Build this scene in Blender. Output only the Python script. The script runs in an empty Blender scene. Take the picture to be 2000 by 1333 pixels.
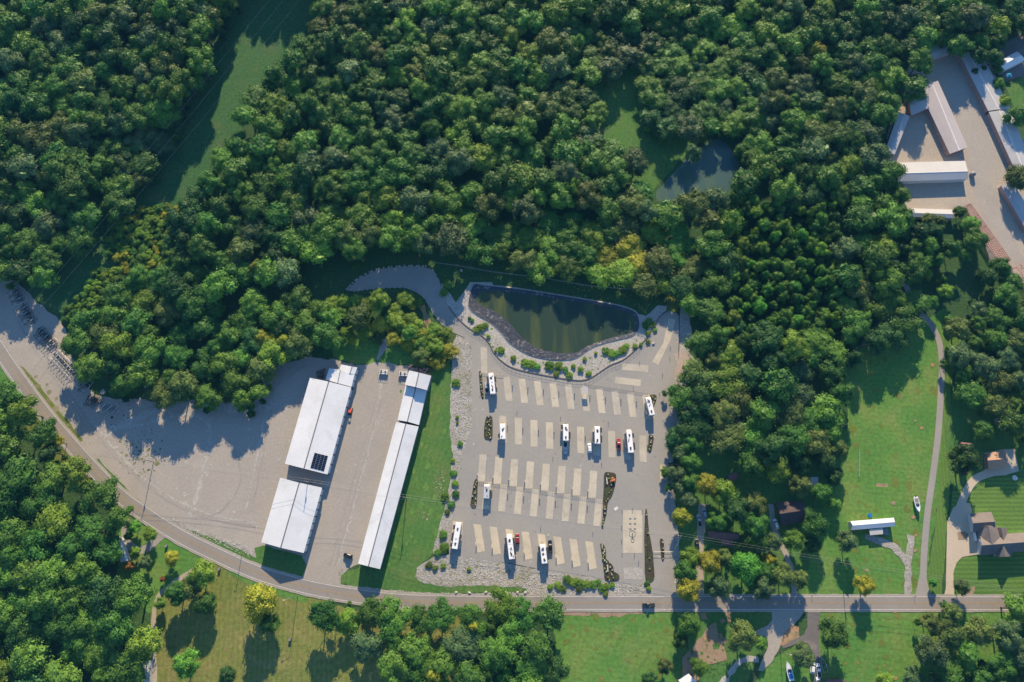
import bpy, bmesh, math, random
from mathutils import Vector, Matrix, noise
R_ = math.radians
sc = bpy.context.scene
COL = sc.collection
# ------------------------------------------------------------------ camera, world, sun, exposure
FPX = 1333.0; TILT = R_(17.0); DIST = 0.26*FPX
CAM = Vector((0.0, -DIST*math.sin(TILT), DIST*math.cos(TILT)))
cam_d = bpy.data.cameras.new('camera'); cam = bpy.data.objects.new('camera', cam_d); COL.objects.link(cam)
cam_d.sensor_width = 36.0; cam_d.lens = 36.0*FPX/2000.0
cam.location = CAM; cam.rotation_euler = (TILT, 0, 0)
cam_d.clip_start = 1.0; cam_d.clip_end = 6000.0
sc.camera = cam
SUN_EL = R_(22.0); SUN_AZ = R_(3.0)
w = bpy.data.worlds.new("World"); sc.world = w; w.use_nodes = True
wn = w.node_tree; wn.nodes.clear()
wo = wn.nodes.new('ShaderNodeOutputWorld'); wb = wn.nodes.new('ShaderNodeBackground'); ws = wn.nodes.new('ShaderNodeTexSky')
ws.sky_type = 'NISHITA'; ws.sun_disc = False; ws.sun_elevation = SUN_EL; ws.sun_rotation = SUN_AZ
ws.air_density = 1.0; ws.dust_density = 0.0; ws.ozone_density = 5.0
wb.inputs['Strength'].default_value = 0.118
wn.links.new(ws.outputs[0], wb.inputs[0]); wn.links.new(wb.outputs[0], wo.inputs[0])
sd = bpy.data.lights.new('sun', 'SUN'); sun = bpy.data.objects.new('sun', sd); COL.objects.link(sun)
sd.energy = 5.0; sd.angle = R_(0.5); sd.color = (1.0, 0.81, 0.54)
sv = Vector((math.sin(SUN_AZ)*math.cos(SUN_EL), math.cos(SUN_AZ)*math.cos(SUN_EL), math.sin(SUN_EL)))
sun.rotation_euler = sv.to_track_quat('Z', 'Y').to_euler(); sun.location = (0, 0, 400)
sc.view_settings.view_transform = 'Standard'; sc.view_settings.look = 'None'
sc.view_settings.exposure = 0.88; sc.view_settings.gamma = 1.0; sc.view_settings.use_curve_mapping = False
sc.render.resolution_x = 1024; sc.render.resolution_y = 682

# ------------------------------------------------------------------ geometry helpers
CT, ST = math.cos(TILT), math.sin(TILT)
def G(px, py, z=0.0):
    x = (px-1000.0)/FPX; y = -(py-666.5)/FPX
    d = Vector((x, y*CT+ST, y*ST-CT))
    t = (z-CAM.z)/d.z
    return Vector((CAM.x+d.x*t, CAM.y+d.y*t, z))
def P(v):
    d = Vector(v)-CAM
    yc = d.y*CT+d.z*ST; zc = -d.y*ST+d.z*CT
    dep = -zc
    return 1000.0+FPX*d.x/dep, 666.5-FPX*yc/dep, dep
def mpp(px, py, z=0.0):
    return P(G(px, py, z))[2]/FPX
def inpoly(x, y, poly):
    c = False; j = len(poly)-1
    for i in range(len(poly)):
        xi, yi = poly[i]; xj, yj = poly[j]
        if (yi > y) != (yj > y) and x < (xj-xi)*(y-yi)/(yj-yi)+xi: c = not c
        j = i
    return c
def crom(pts, n=6, closed=False):
    out = []; N = len(pts)
    rng = range(N) if closed else range(N-1)
    for i in rng:
        if closed: p0, p1, p2, p3 = pts[i-1], pts[i], pts[(i+1) % N], pts[(i+2) % N]
        else: p0, p1, p2, p3 = pts[max(i-1, 0)], pts[i], pts[i+1], pts[min(i+2, N-1)]
        for k in range(n):
            t = k/n
            out.append(0.5*((2*p1)+(p2-p0)*t+(2*p0-5*p1+4*p2-p3)*t*t+(3*p1-p0-3*p2+p3)*t*t*t))
    if not closed: out.append(pts[-1].copy())
    return out
def tag(o, label=None, cat=None, group=None, kind=None):
    if label: o['label'] = label
    if cat: o['category'] = cat
    if group: o['group'] = group
    if kind: o['kind'] = kind
    return o
def link(name, me, parent=None, mat=None):
    o = bpy.data.objects.new(name, me); COL.objects.link(o)
    if mat is not None: me.materials.append(mat)
    if parent is not None: o.parent = parent
    return o
def thing(name, label, cat, loc=(0, 0, 0), rz=0.0, group=None):
    o = bpy.data.objects.new(name, None); COL.objects.link(o)
    o.empty_display_size = 0.5
    o.location = loc; o.rotation_euler = (0, 0, rz)
    return tag(o, label, cat, group)
def copy_tree(o, parent=None):
    c = o.copy(); COL.objects.link(c)
    if parent is not None: c.parent = parent
    for ch in list(o.children): copy_tree(ch, c)
    return c
def woff(o):
    v = Vector((0, 0, 0))
    while o is not None: v = v+o.location; o = o.parent
    return v
class MB:
    def __init__(s, off=None): s.v = []; s.f = []; s.off = off
    def poly(s, pts):
        b = len(s.v); s.v += [tuple(p) for p in pts]; s.f.append(tuple(range(b, b+len(pts)))); return s
    def box(s, c, size, rz=0.0, taper=1.0):
        cx, cy, cz = c; hx, hy, hz = size[0]/2, size[1]/2, size[2]/2
        b = len(s.v); cr, sr = math.cos(rz), math.sin(rz)
        for z, t in ((-hz, 1.0), (hz, taper)):
            for x, y in ((-hx, -hy), (hx, -hy), (hx, hy), (-hx, hy)):
                x *= t; y *= t
                s.v.append((cx+x*cr-y*sr, cy+x*sr+y*cr, cz+z))
        for q in ((3, 2, 1, 0), (4, 5, 6, 7), (0, 1, 5, 4), (1, 2, 6, 5), (2, 3, 7, 6), (3, 0, 4, 7)):
            s.f.append(tuple(b+i for i in q))
        return s
    def prism(s, pts, z0, z1):
        b = len(s.v); n = len(pts)
        s.v += [(p[0], p[1], z0) for p in pts]+[(p[0], p[1], z1) for p in pts]
        s.f.append(tuple(range(b+n-1, b-1, -1))); s.f.append(tuple(range(b+n, b+2*n)))
        for i in range(n):
            j = (i+1) % n; s.f.append((b+i, b+j, b+n+j, b+n+i))
        return s
    def slab(s, pts, th):
        b = len(s.v); n = len(pts)
        s.v += [(p[0], p[1], p[2]-th) for p in pts]+[tuple(p) for p in pts]
        s.f.append(tuple(range(b+n-1, b-1, -1))); s.f.append(tuple(range(b+n, b+2*n)))
        for i in range(n):
            j = (i+1) % n; s.f.append((b+i, b+j, b+n+j, b+n+i))
        return s
    def tube(s, p0, p1, r, n=6, r1=None):
        p0 = Vector(p0); p1 = Vector(p1); d = (p1-p0)
        if d.length < 1e-6: return s
        q = d.to_track_quat('Z', 'Y'); r1 = r if r1 is None else r1
        b = len(s.v)
        for p, rr in ((p0, r), (p1, r1)):
            for i in range(n):
                a = 2*math.pi*i/n; s.v.append(tuple(p+q@Vector((math.cos(a)*rr, math.sin(a)*rr, 0))))
        for i in range(n):
            j = (i+1) % n; s.f.append((b+i, b+j, b+n+j, b+n+i))
        s.f.append(tuple(range(b+n-1, b-1, -1))); s.f.append(tuple(range(b+n, b+2*n)))
        return s
    def loft(s, rings, cap=True):
        b = len(s.v); n = len(rings[0])
        for r in rings: s.v += [tuple(p) for p in r]
        for k in range(len(rings)-1):
            for i in range(n):
                j = (i+1) % n; s.f.append((b+k*n+i, b+k*n+j, b+(k+1)*n+j, b+(k+1)*n+i))
        if cap:
            s.f.append(tuple(range(b+n-1, b-1, -1))); e = b+(len(rings)-1)*n
            s.f.append(tuple(range(e, e+n)))
        return s
    def ico(s, c, r, seed=0, jit=0.25, flat=0.7, sub=1):
        bm = bmesh.new(); bmesh.ops.create_icosphere(bm, subdivisions=sub, radius=1.0)
        b = len(s.v); rg = random.Random(seed)
        sx, sy = 0.8+rg.random()*0.5, 0.8+rg.random()*0.5
        for v in bm.verts:
            k = 1+(rg.random()-.5)*2*jit
            s.v.append((c[0]+v.co.x*r*k*sx, c[1]+v.co.y*r*k*sy, c[2]+v.co.z*r*k*flat))
        for f in bm.faces: s.f.append(tuple(b+v.index for v in f.verts))
        bm.free(); return s
    def mesh(s, name, off=None):
        me = bpy.data.meshes.new(name)
        if off is not None: vs = [(v[0]-off[0], v[1]-off[1], v[2]-off[2]) for v in s.v]
        else: vs = s.v
        me.from_pydata(vs, [], s.f); me.update()
        return me
    def build(s, name, mat, parent=None, world=False, smooth=False):
        off = woff(parent) if (world and parent is not None) else None
        me = s.mesh(name, off)
        if smooth: me.polygons.foreach_set('use_smooth', [True]*len(me.polygons))
        o = link(name, me, parent, mat)
        bm = bmesh.new(); bm.from_mesh(me); bmesh.ops.recalc_face_normals(bm, faces=bm.faces); bm.to_mesh(me); bm.free()
        return o

# ------------------------------------------------------------------ materials
def _nt(name):
    m = bpy.data.materials.new(name); m.use_nodes = True; nt = m.node_tree
    return m, nt, nt.nodes['Principled BSDF']
def plain(name, c, rough=0.5, metal=0.0, spec=0.5, var=0.0, scale=0.5):
    m, nt, b = _nt(name)
    b.inputs['Base Color'].default_value = (*c, 1); b.inputs['Roughness'].default_value = rough
    b.inputs['Metallic'].default_value = metal; b.inputs['Specular IOR Level'].default_value = spec
    geo = nt.nodes.new('ShaderNodeTexCoord')
    nz = nt.nodes.new('ShaderNodeTexNoise'); nz.inputs['Scale'].default_value = scale; nz.inputs['Detail'].default_value = 6
    nt.links.new(geo.outputs['Object'], nz.inputs['Vector'])
    v = var if var else 0.12
    mr = nt.nodes.new('ShaderNodeMapRange'); mr.inputs['From Min'].default_value = .3; mr.inputs['From Max'].default_value = .7
    mr.inputs['To Min'].default_value = 1-v; mr.inputs['To Max'].default_value = 1+v*0.5
    nt.links.new(nz.outputs['Fac'], mr.inputs['Value'])
    mx = nt.nodes.new('ShaderNodeVectorMath'); mx.operation = 'SCALE'; mx.inputs[0].default_value = c
    nt.links.new(mr.outputs[0], mx.inputs['Scale']); nt.links.new(mx.outputs[0], b.inputs['Base Color'])
    return m
def surf(name, c1, c2, s1=0.03, c3=None, s3=0.15, t3=(.55, .68), fine=.25, s2=1.2, rough=.92, spec=.15, stripes=None, bump=0.0, grit=None, bs=2.0):
    """ground surface: two tones blended at a large scale, third tone in patches, fine grain, optional mowing stripes"""
    m, nt, b = _nt(name); N = nt.nodes; L = nt.links
    b.inputs['Roughness'].default_value = rough; b.inputs['Specular IOR Level'].default_value = spec
    geo = N.new('ShaderNodeNewGeometry')
    def nz(scale, det=6, ro=.6, dist=0.0):
        n = N.new('ShaderNodeTexNoise'); n.inputs['Scale'].default_value = scale; n.inputs['Detail'].default_value = det
        n.inputs['Roughness'].default_value = ro; n.inputs['Distortion'].default_value = dist
        L.new(geo.outputs['Position'], n.inputs['Vector']); return n.outputs['Fac']
    def mr(src, a, bb, c, d):
        r = N.new('ShaderNodeMapRange'); r.inputs['From Min'].default_value = a; r.inputs['From Max'].default_value = bb
        r.inputs['To Min'].default_value = c; r.inputs['To Max'].default_value = d; L.new(src, r.inputs['Value']); return r.outputs[0]
    def mix(f, a, bb):
        x = N.new('ShaderNodeMix'); x.data_type = 'RGBA'
        if hasattr(f, 'links'): L.new(f, x.inputs[0])
        else: x.inputs[0].default_value = f
        for s_, v_ in ((x.inputs[6], a), (x.inputs[7], bb)):
            if isinstance(v_, tuple): s_.default_value = (*v_, 1)
            else: L.new(v_, s_)
        return x.outputs[2]
    col = mix(mr(nz(s1), .35, .65, 0, 1), c1, c2)
    if c3 is not None: col = mix(mr(nz(s3, 8, .65, .5), t3[0], t3[1], 0, 1), col, c3)
    val = mr(nz(s2, 8, .7), .25, .75, 1-fine, 1+fine)
    if stripes:
        ang, wid, con = stripes
        mp = N.new('ShaderNodeMapping'); mp.inputs['Rotation'].default_value = (0, 0, -R_(ang)); L.new(geo.outputs['Position'], mp.inputs['Vector'])
        wv = N.new('ShaderNodeTexWave'); wv.wave_type = 'BANDS'; wv.bands_direction = 'X'; wv.inputs['Scale'].default_value = 0.314/wid
        wv.inputs['Distortion'].default_value = 0.6; wv.inputs['Detail'].default_value = 2; wv.inputs['Detail Scale'].default_value = .3
        L.new(mp.outputs[0], wv.inputs['Vector'])
        ml = N.new('ShaderNodeMath'); ml.operation = 'MULTIPLY'; L.new(val, ml.inputs[0]); L.new(mr(wv.outputs['Fac'], .2, .8, 1-con, 1+con), ml.inputs[1]); val = ml.outputs[0]
    if grit:
        vo = N.new('ShaderNodeTexVoronoi'); vo.inputs['Scale'].default_value = grit[0]; L.new(geo.outputs['Position'], vo.inputs['Vector'])
        sx = N.new('ShaderNodeSeparateColor'); L.new(vo.outputs['Color'], sx.inputs[0])
        ml = N.new('ShaderNodeMath'); ml.operation = 'MULTIPLY'; L.new(val, ml.inputs[0]); L.new(mr(sx.outputs[0], 0, 1, 1-grit[1], 1+grit[1]), ml.inputs[1]); val = ml.outputs[0]
    vm = N.new('ShaderNodeVectorMath'); vm.operation = 'SCALE'; L.new(col, vm.inputs[0]); L.new(val, vm.inputs['Scale'])
    L.new(vm.outputs[0], b.inputs['Base Color'])
    if bump:
        bp = N.new('ShaderNodeBump'); bp.inputs['Strength'].default_value = 1.0; bp.inputs['Distance'].default_value = bump
        L.new(nz(bs, 5, .6), bp.inputs['Height']); L.new(bp.outputs[0], b.inputs['Normal'])
    return m
def leafmat(name, c, hv=.014, vv=.30, trans=.20):
    m, nt, b = _nt(name); N = nt.nodes; L = nt.links
    b.inputs['Roughness'].default_value = .55; b.inputs['Specular IOR Level'].default_value = .25
    oi = N.new('ShaderNodeObjectInfo'); tc = N.new('ShaderNodeTexCoord')
    nz = N.new('ShaderNodeTexNoise'); nz.inputs['Scale'].default_value = .55; nz.inputs['Detail'].default_value = 3
    L.new(tc.outputs['Object'], nz.inputs['Vector'])
    hs = N.new('ShaderNodeHueSaturation'); hs.inputs['Color'].default_value = (*c, 1)
    a = N.new('ShaderNodeMapRange'); a.inputs['To Min'].default_value = .5-hv; a.inputs['To Max'].default_value = .5+hv; L.new(oi.outputs['Random'], a.inputs['Value'])
    L.new(a.outputs[0], hs.inputs['Hue'])
    w_ = N.new('ShaderNodeMath'); w_.operation = 'FRACT'; w2 = N.new('ShaderNodeMath'); w2.operation = 'MULTIPLY'; w2.inputs[1].default_value = 7.31
    L.new(oi.outputs['Random'], w2.inputs[0]); L.new(w2.outputs[0], w_.inputs[0])
    v = N.new('ShaderNodeMapRange'); v.inputs['To Min'].default_value = 1-vv; v.inputs['To Max'].default_value = 1+vv; L.new(w_.outputs[0], v.inputs['Value'])
    n2 = N.new('ShaderNodeMapRange'); n2.inputs['From Min'].default_value = .3; n2.inputs['From Max'].default_value = .7; n2.inputs['To Min'].default_value = .7; n2.inputs['To Max'].default_value = 1.3
    L.new(nz.outputs['Fac'], n2.inputs['Value'])
    ml = N.new('ShaderNodeMath'); ml.operation = 'MULTIPLY'; L.new(v.outputs[0], ml.inputs[0]); L.new(n2.outputs[0], ml.inputs[1])
    L.new(ml.outputs[0], hs.inputs['Value']); L.new(hs.outputs[0], b.inputs['Base Color'])
    tr = N.new('ShaderNodeBsdfTranslucent'); L.new(hs.outputs[0], tr.inputs['Color'])
    ms = N.new('ShaderNodeMixShader'); ms.inputs[0].default_value = trans
    L.new(b.outputs[0], ms.inputs[1]); L.new(tr.outputs[0], ms.inputs[2]); L.new(ms.outputs[0], N['Material Output'].inputs['Surface'])
    return m

M = {}
M['ground'] = surf('ground_weeds', (.035, .085, .030), (.055, .112, .036), .02, c3=(.085, .115, .04), s3=.08, fine=.45, s2=.8, bump=.25, bs=.7)
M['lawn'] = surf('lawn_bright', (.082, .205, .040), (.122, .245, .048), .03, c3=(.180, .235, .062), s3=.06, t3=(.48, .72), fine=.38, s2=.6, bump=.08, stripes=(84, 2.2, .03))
M['lawn_s'] = surf('lawn_striped', (.090, .185, .038), (.125, .215, .044), .02, fine=.25, s2=.8, stripes=(90, 2.0, .14))
M['lawn_v'] = surf('lawn_mown_lengthwise', (.088, .180, .036), (.125, .210, .042), .02, fine=.25, s2=.8, stripes=(-5, 1.6, .06))
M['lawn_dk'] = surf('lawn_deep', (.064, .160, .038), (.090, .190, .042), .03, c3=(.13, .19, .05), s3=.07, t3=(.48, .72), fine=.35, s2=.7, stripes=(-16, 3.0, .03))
M['field'] = surf('olive_field', (.150, .185, .045), (.200, .215, .055), .03, c3=(.25, .225, .08), s3=.09, t3=(.48, .7), fine=.42, s2=.5, stripes=(4, 2.2, .05), bump=.15)
M['verge'] = surf('verge_grass', (.120, .165, .032), (.16, .19, .04), .05, c3=(.22, .20, .09), s3=.15, fine=.3, s2=1.0)
M['gravel'] = surf('gravel', (.355, .318, .274), (.405, .362, .312), .02, c3=(.325, .297, .262), s3=.04, t3=(.45, .75), fine=.13, s2=.9, grit=(3, .05))
M['gravel_l'] = surf('light_gravel', (.37, .345, .31), (.43, .40, .355), .05, c3=(.33, .31, .27), s3=.3, fine=.25, s2=1.2, grit=(2, .18))
M['gravel_w'] = surf('warm_gravel', (.38, .325, .265), (.43, .37, .295), .03, c3=(.35, .315, .275), s3=.06, fine=.18, s2=.9)
M['lot'] = surf('lot_surface', (.315, .295, .262), (.340, .318, .282), .02, c3=(.295, .282, .262), s3=.05, t3=(.45, .7), fine=.08, s2=.8, grit=(4, .04))
M['conc'] = surf('pad_concrete', (.48, .43, .335), (.57, .50, .38), .12, c3=(.43, .385, .31), s3=.22, t3=(.5, .68), fine=.12, s2=1.5)
M['conc_d'] = surf('drive_concrete', (.52, .43, .32), (.56, .47, .36), .05, c3=(.48, .43, .35), s3=.1, fine=.1, s2=1.2)
M['road'] = surf('road_asphalt', (.265, .240, .215), (.30, .27, .242), .05, c3=(.24, .22, .20), s3=.1, fine=.09, s2=2)
M['lane'] = surf('lane_asphalt', (.30, .28, .255), (.34, .315, .285), .06, fine=.12, s2=1.5)
M['dark_asph'] = surf('dark_asphalt', (.14, .13, .13), (.19, .175, .17), .06, c3=(.25, .22, .20), s3=.15, fine=.15, s2=1.5)
M['riprap'] = surf('riprap', (.335, .315, .28), (.40, .375, .335), .05, c3=(.26, .25, .17), s3=.12, t3=(.5, .68), fine=.3, s2=1.6, grit=(1.6, .25), bump=.2, bs=1.6)
M['soil'] = surf('orange_soil', (.36, .20, .10), (.42, .27, .16), .1, c3=(.22, .20, .11), s3=.25, t3=(.45, .6), fine=.3, s2=1.2)
M['dirt'] = surf('bare_dirt', (.34, .24, .16), (.30, .22, .15), .1, c3=(.12, .13, .05), s3=.25, fine=.25, s2=1.2)
M['mulch'] = surf('mulch', (.045, .036, .028), (.075, .058, .042), .3, c3=(.055, .095, .030), s3=.7, t3=(.5, .62), fine=.4, s2=3)
M['pinkg'] = surf('pink_gravel', (.40, .31, .26), (.44, .36, .30), .1, c3=(.36, .32, .28), s3=.2, fine=.25)
M['rut'] = surf('rut_gravel', (.315, .285, .250), (.36, .325, .285), .05, fine=.2)
M['stain'] = surf('oil_stain', (.25, .232, .205), (.29, .27, .24), .3, fine=.1)
M['pad_b'] = surf('pad_concrete_grey', (.44, .40, .325), (.53, .47, .37), .12, c3=(.41, .37, .30), s3=.22, t3=(.5, .68), fine=.12, s2=1.5)
M['pad_c'] = surf('pad_concrete_warm', (.52, .45, .325), (.60, .515, .37), .12, c3=(.46, .40, .31), s3=.22, t3=(.5, .68), fine=.12, s2=1.5)
M['corridor'] = surf('shade_darkened_corridor_grass', (.040, .115, .038), (.058, .140, .042), .03, c3=(.085, .128, .048), s3=.09, t3=(.5, .7), fine=.4, s2=.6, bump=.2, bs=.8)  # grass darkened in its colour to stand for shade over the corridor
M['weed'] = surf('sparse_weeds', (.20, .20, .10), (.27, .25, .14), .1, c3=(.14, .17, .06), s3=.3, fine=.3)
M['dry'] = surf('dry_weeds', (.24, .20, .08), (.17, .18, .06), .15, fine=.35)
M['white_line'] = plain('white_line', (.62, .60, .56), .8, var=.25, scale=1.5)
M['yellow_line'] = plain('yellow_line', (.46, .31, .12), .8, var=.25, scale=1.5)
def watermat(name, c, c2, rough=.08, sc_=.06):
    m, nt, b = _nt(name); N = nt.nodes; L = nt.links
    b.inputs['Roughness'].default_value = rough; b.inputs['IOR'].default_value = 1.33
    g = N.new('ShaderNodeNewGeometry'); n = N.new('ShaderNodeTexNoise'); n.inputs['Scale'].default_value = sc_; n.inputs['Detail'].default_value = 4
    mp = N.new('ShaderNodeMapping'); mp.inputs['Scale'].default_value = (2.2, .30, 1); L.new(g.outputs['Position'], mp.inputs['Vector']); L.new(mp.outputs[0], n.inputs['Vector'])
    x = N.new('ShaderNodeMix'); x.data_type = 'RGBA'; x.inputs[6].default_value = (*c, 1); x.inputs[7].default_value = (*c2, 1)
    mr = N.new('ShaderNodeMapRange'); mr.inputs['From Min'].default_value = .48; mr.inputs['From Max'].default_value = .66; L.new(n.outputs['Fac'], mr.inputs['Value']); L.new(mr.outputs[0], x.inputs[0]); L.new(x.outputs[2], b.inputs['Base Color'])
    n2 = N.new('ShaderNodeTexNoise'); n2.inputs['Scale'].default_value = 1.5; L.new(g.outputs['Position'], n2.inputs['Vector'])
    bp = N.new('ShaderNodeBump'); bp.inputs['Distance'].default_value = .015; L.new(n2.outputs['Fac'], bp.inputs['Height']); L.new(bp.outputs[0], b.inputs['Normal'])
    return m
M['pond'] = watermat('turbid_water_painted_light', (.034, .058, .038), (.085, .105, .038))  # olive streaks are streaks of light painted into the water colour
M['pond2'] = watermat('blue_pond_water', (.065, .115, .110), (.090, .145, .095))
M['liner'] = surf('pond_liner', (.022, .028, .045), (.045, .050, .065), .1, c3=(.24, .23, .22), s3=.5, t3=(.56, .66), fine=.35, s2=1.2, rough=.42, spec=.5, bump=.3, bs=.6)
M['roof_w'] = surf('white_metal_roof', (.66, .67, .68), (.74, .745, .75), .06, c3=(.60, .60, .585), s3=.15, t3=(.48, .75), fine=.05, s2=1, rough=.42, spec=.35, stripes=(73.8, .9, .03))
M['roof_g'] = plain('grey_metal_roof', (.45, .40, .385), .5, 0, .4, var=.08, scale=.1)
M['roof_gb'] = plain('grey_blue_metal_roof', (.46, .45, .45), .5, 0, .3, var=.08, scale=.15)
M['roof_c'] = plain('cream_metal_roof', (.54, .52, .49), .5, 0, .3, var=.05, scale=.2)
M['roof_cu'] = plain('copper_metal_roof', (.40, .25, .16), .5, 0, .3, var=.12, scale=.4)
M['shingle'] = surf('brown_shingles', (.175, .148, .135), (.205, .175, .16), .3, fine=.2, s2=2.5)
M['shingle_d'] = surf('dark_shingles', (.085, .06, .06), (.11, .08, .075), .3, fine=.2, s2=2.5)
M['shingle_r'] = surf('red_brown_roofing', (.20, .10, .095), (.24, .13, .12), .2, fine=.12, s2=2)
M['red'] = plain('red_metal', (.34, .05, .05), .5, var=.15)
M['wall_w'] = plain('white_wall_panels', (.55, .55, .54), .6, var=.08, scale=.3)
M['wall_g'] = plain('grey_wall_panels', (.22, .22, .23), .6, var=.08, scale=.3)
M['wall_br'] = plain('brown_wall_panels', (.26, .17, .15), .6, var=.15, scale=.4)
M['door_w'] = plain('white_roll_up_door', (.72, .73, .74), .5, var=.05)
M['door_b'] = plain('pink_brown_roll_up_door', (.42, .27, .24), .5, var=.1)
M['trim'] = plain('dark_trim', (.05, .05, .055), .6)
M['ridge'] = plain('grey_ridge_cap', (.16, .16, .17), .5)
M['ridge_w'] = plain('pale_ridge_cap', (.70, .68, .66), .5)
M['glass'] = plain('dark_glass', (.02, .025, .03), .08, 0, .6)
M['solar'] = plain('solar_cells', (.012, .015, .03), .2, 0, .6)
M['alu'] = plain('aluminium', (.55, .55, .56), .35, .6)
M['rv_white'] = plain('rv_white_roof', (.84, .83, .82), .45, var=.03)
M['rv_side'] = plain('rv_side_gelcoat', (.66, .64, .60), .35, var=.05)
M['rv_grey'] = plain('rv_grey_roof', (.50, .52, .55), .45, var=.08)
M['topper'] = plain('slide_topper_fabric', (.035, .037, .042), .75)
M['rubber'] = plain('tyre_rubber', (.02, .02, .02), .8)
M['steel'] = plain('galvanised_steel', (.60, .61, .62), .5, .1, var=.2, scale=3)
M['steel_d'] = plain('painted_black_steel', (.04, .042, .05), .5)
M['wood'] = plain('weathered_pole_wood', (.12, .095, .075), .85, var=.2, scale=2)
M['cable'] = plain('aluminium_cable', (.30, .30, .29), .5, .3)
M['cable_d'] = plain('weathered_cable', (.20, .21, .21), .5, .2)
M['post'] = plain('dark_fence_post', (.06, .055, .05), .7)
M['wallc'] = plain('retaining_block', (.13, .11, .10), .85, var=.2, scale=2)
M['rock'] = surf('boulder_rock', (.37, .345, .31), (.45, .42, .375), .5, fine=.25, s2=2)
M['bark'] = surf('bark', (.10, .08, .06), (.15, .12, .095), 1.0, fine=.3, s2=3)
M['bark_p'] = plain('pale_dead_wood', (.36, .31, .27), .9, var=.2, scale=1)
for nm, c in (('car_white', (.75, .76, .78)), ('car_silver', (.42, .46, .50)), ('car_red', (.42, .025, .03)), ('car_dkred', (.22, .02, .03)), ('car_black', (.012, .013, .017)), ('car_blue', (.015, .025, .05)), ('orange', (.75, .12, .05)), ('blue', (.02, .16, .45)), ('teal', (.02, .22, .35))):
    M[nm] = plain(nm+'_paint', c, .3, 0, .6, var=.04)
M['flower_y'] = plain('yellow_petals', (.42, .40, .10), .8, var=.3, scale=4)
M['flower_w'] = plain('cream_petals', (.62, .58, .45), .8, var=.3, scale=4)
M['flower_o'] = plain('orange_petals', (.70, .20, .08), .8, var=.3, scale=4)
LC = {'dark': (.033, .102, .022), 'mid': (.061, .158, .023), 'light': (.096, .212, .027), 'lime': (.150, .262, .027),
      'yellow': (.265, .285, .025), 'olive': (.104, .156, .034), 'grey': (.088, .155, .054), 'rust': (.22, .10, .03), 'bright': (.100, .280, .032)}
for k, c in LC.items(): M['leaf_'+k] = leafmat('foliage_'+k, c)

# ------------------------------------------------------------------ setting: sheets and ribbons
STEP = 0.012
_lv = {}
def zlev(lvl):
    k = _lv.get(lvl, 0); _lv[lvl] = k+1
    return STEP*lvl+0.003*(k % 4)
def ragged(pts, amp, seg=2.2, seed=1):
    if amp <= 0: return pts
    out = []; n = len(pts)
    for i in range(n):
        a = pts[i]; b = pts[(i+1) % n]; d = b-a; L = d.length; k = max(1, int(L/seg))
        nrm = Vector((-d.y, d.x, 0)).normalized() if L > 0 else Vector((0, 0, 0))
        for j in range(k):
            p = a+d*(j/k)
            nn = noise.noise(Vector((p.x*.22, p.y*.22, seed*3.1)))+.5*noise.noise(Vector((p.x*.7, p.y*.7, seed*7.7)))+.3*noise.noise(Vector((p.x*1.9, p.y*1.9, seed)))
            out.append(p+nrm*nn*amp)
    return out
def sheet(name, px, mat, lvl, rag=0.0, smooth=0, parent=None, seed=1, label=None):
    z = zlev(lvl)
    pts = [G(x, y, z) for x, y in px]
    if smooth: pts = crom(pts, smooth, True)
    pts = ragged(pts, rag, 1.6 if rag < 1.5 else 2.4, seed)
    bm = bmesh.new(); vs = [bm.verts.new(p) for p in pts]
    es = [bm.edges.new((vs[i], vs[(i+1) % len(vs)])) for i in range(len(vs))]
    bmesh.ops.triangle_fill(bm, edges=es, use_beauty=True)
    for f in bm.faces:
        if f.normal.z < 0: f.normal_flip()
    me = bpy.data.meshes.new(name); bm.to_mesh(me); bm.free()
    o = link(name, me, parent, M[mat])
    if parent is None: tag(o, kind='structure')
    return o
def ribbon(name, px, width, mat, lvl, parent=None, off=0.0, n=6, rag=0.0, seed=1, taper=None):
    z = zlev(lvl)
    c = crom([G(x, y, z) for x, y in px], n)
    if rag:
        dd = []
        for i in range(len(c)-1):
            k = max(1, int((c[i+1]-c[i]).length/1.5))
            dd += [c[i].lerp(c[i+1], j/k) for j in range(k)]
        c = dd+[c[-1]]
    l, r = [], []
    for i, p in enumerate(c):
        d = (c[min(i+1, len(c)-1)]-c[max(i-1, 0)]).normalized(); nn = Vector((-d.y, d.x, 0))
        w1 = w2 = width/2
        if rag:
            w1 += rag*(noise.noise(Vector((p.x*.3, p.y*.3, seed)))+.6*noise.noise(Vector((p.x*1.1, p.y*1.1, seed+5))))
            w2 += rag*(noise.noise(Vector((p.x*.3, p.y*.3, seed+9)))+.6*noise.noise(Vector((p.x*1.1, p.y*1.1, seed+15))))
        l.append(p+nn*(off+w1)); r.append(p+nn*(off-w2))
    mb = MB()
    mb.v = [tuple(p) for p in l+r]; k = len(l)
    mb.f = [(i, k+i, k+i+1, i+1) for i in range(k-1)]
    me = mb.mesh(name); o = link(name, me, parent, M[mat])
    if parent is None: tag(o, kind='structure')
    return o

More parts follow.
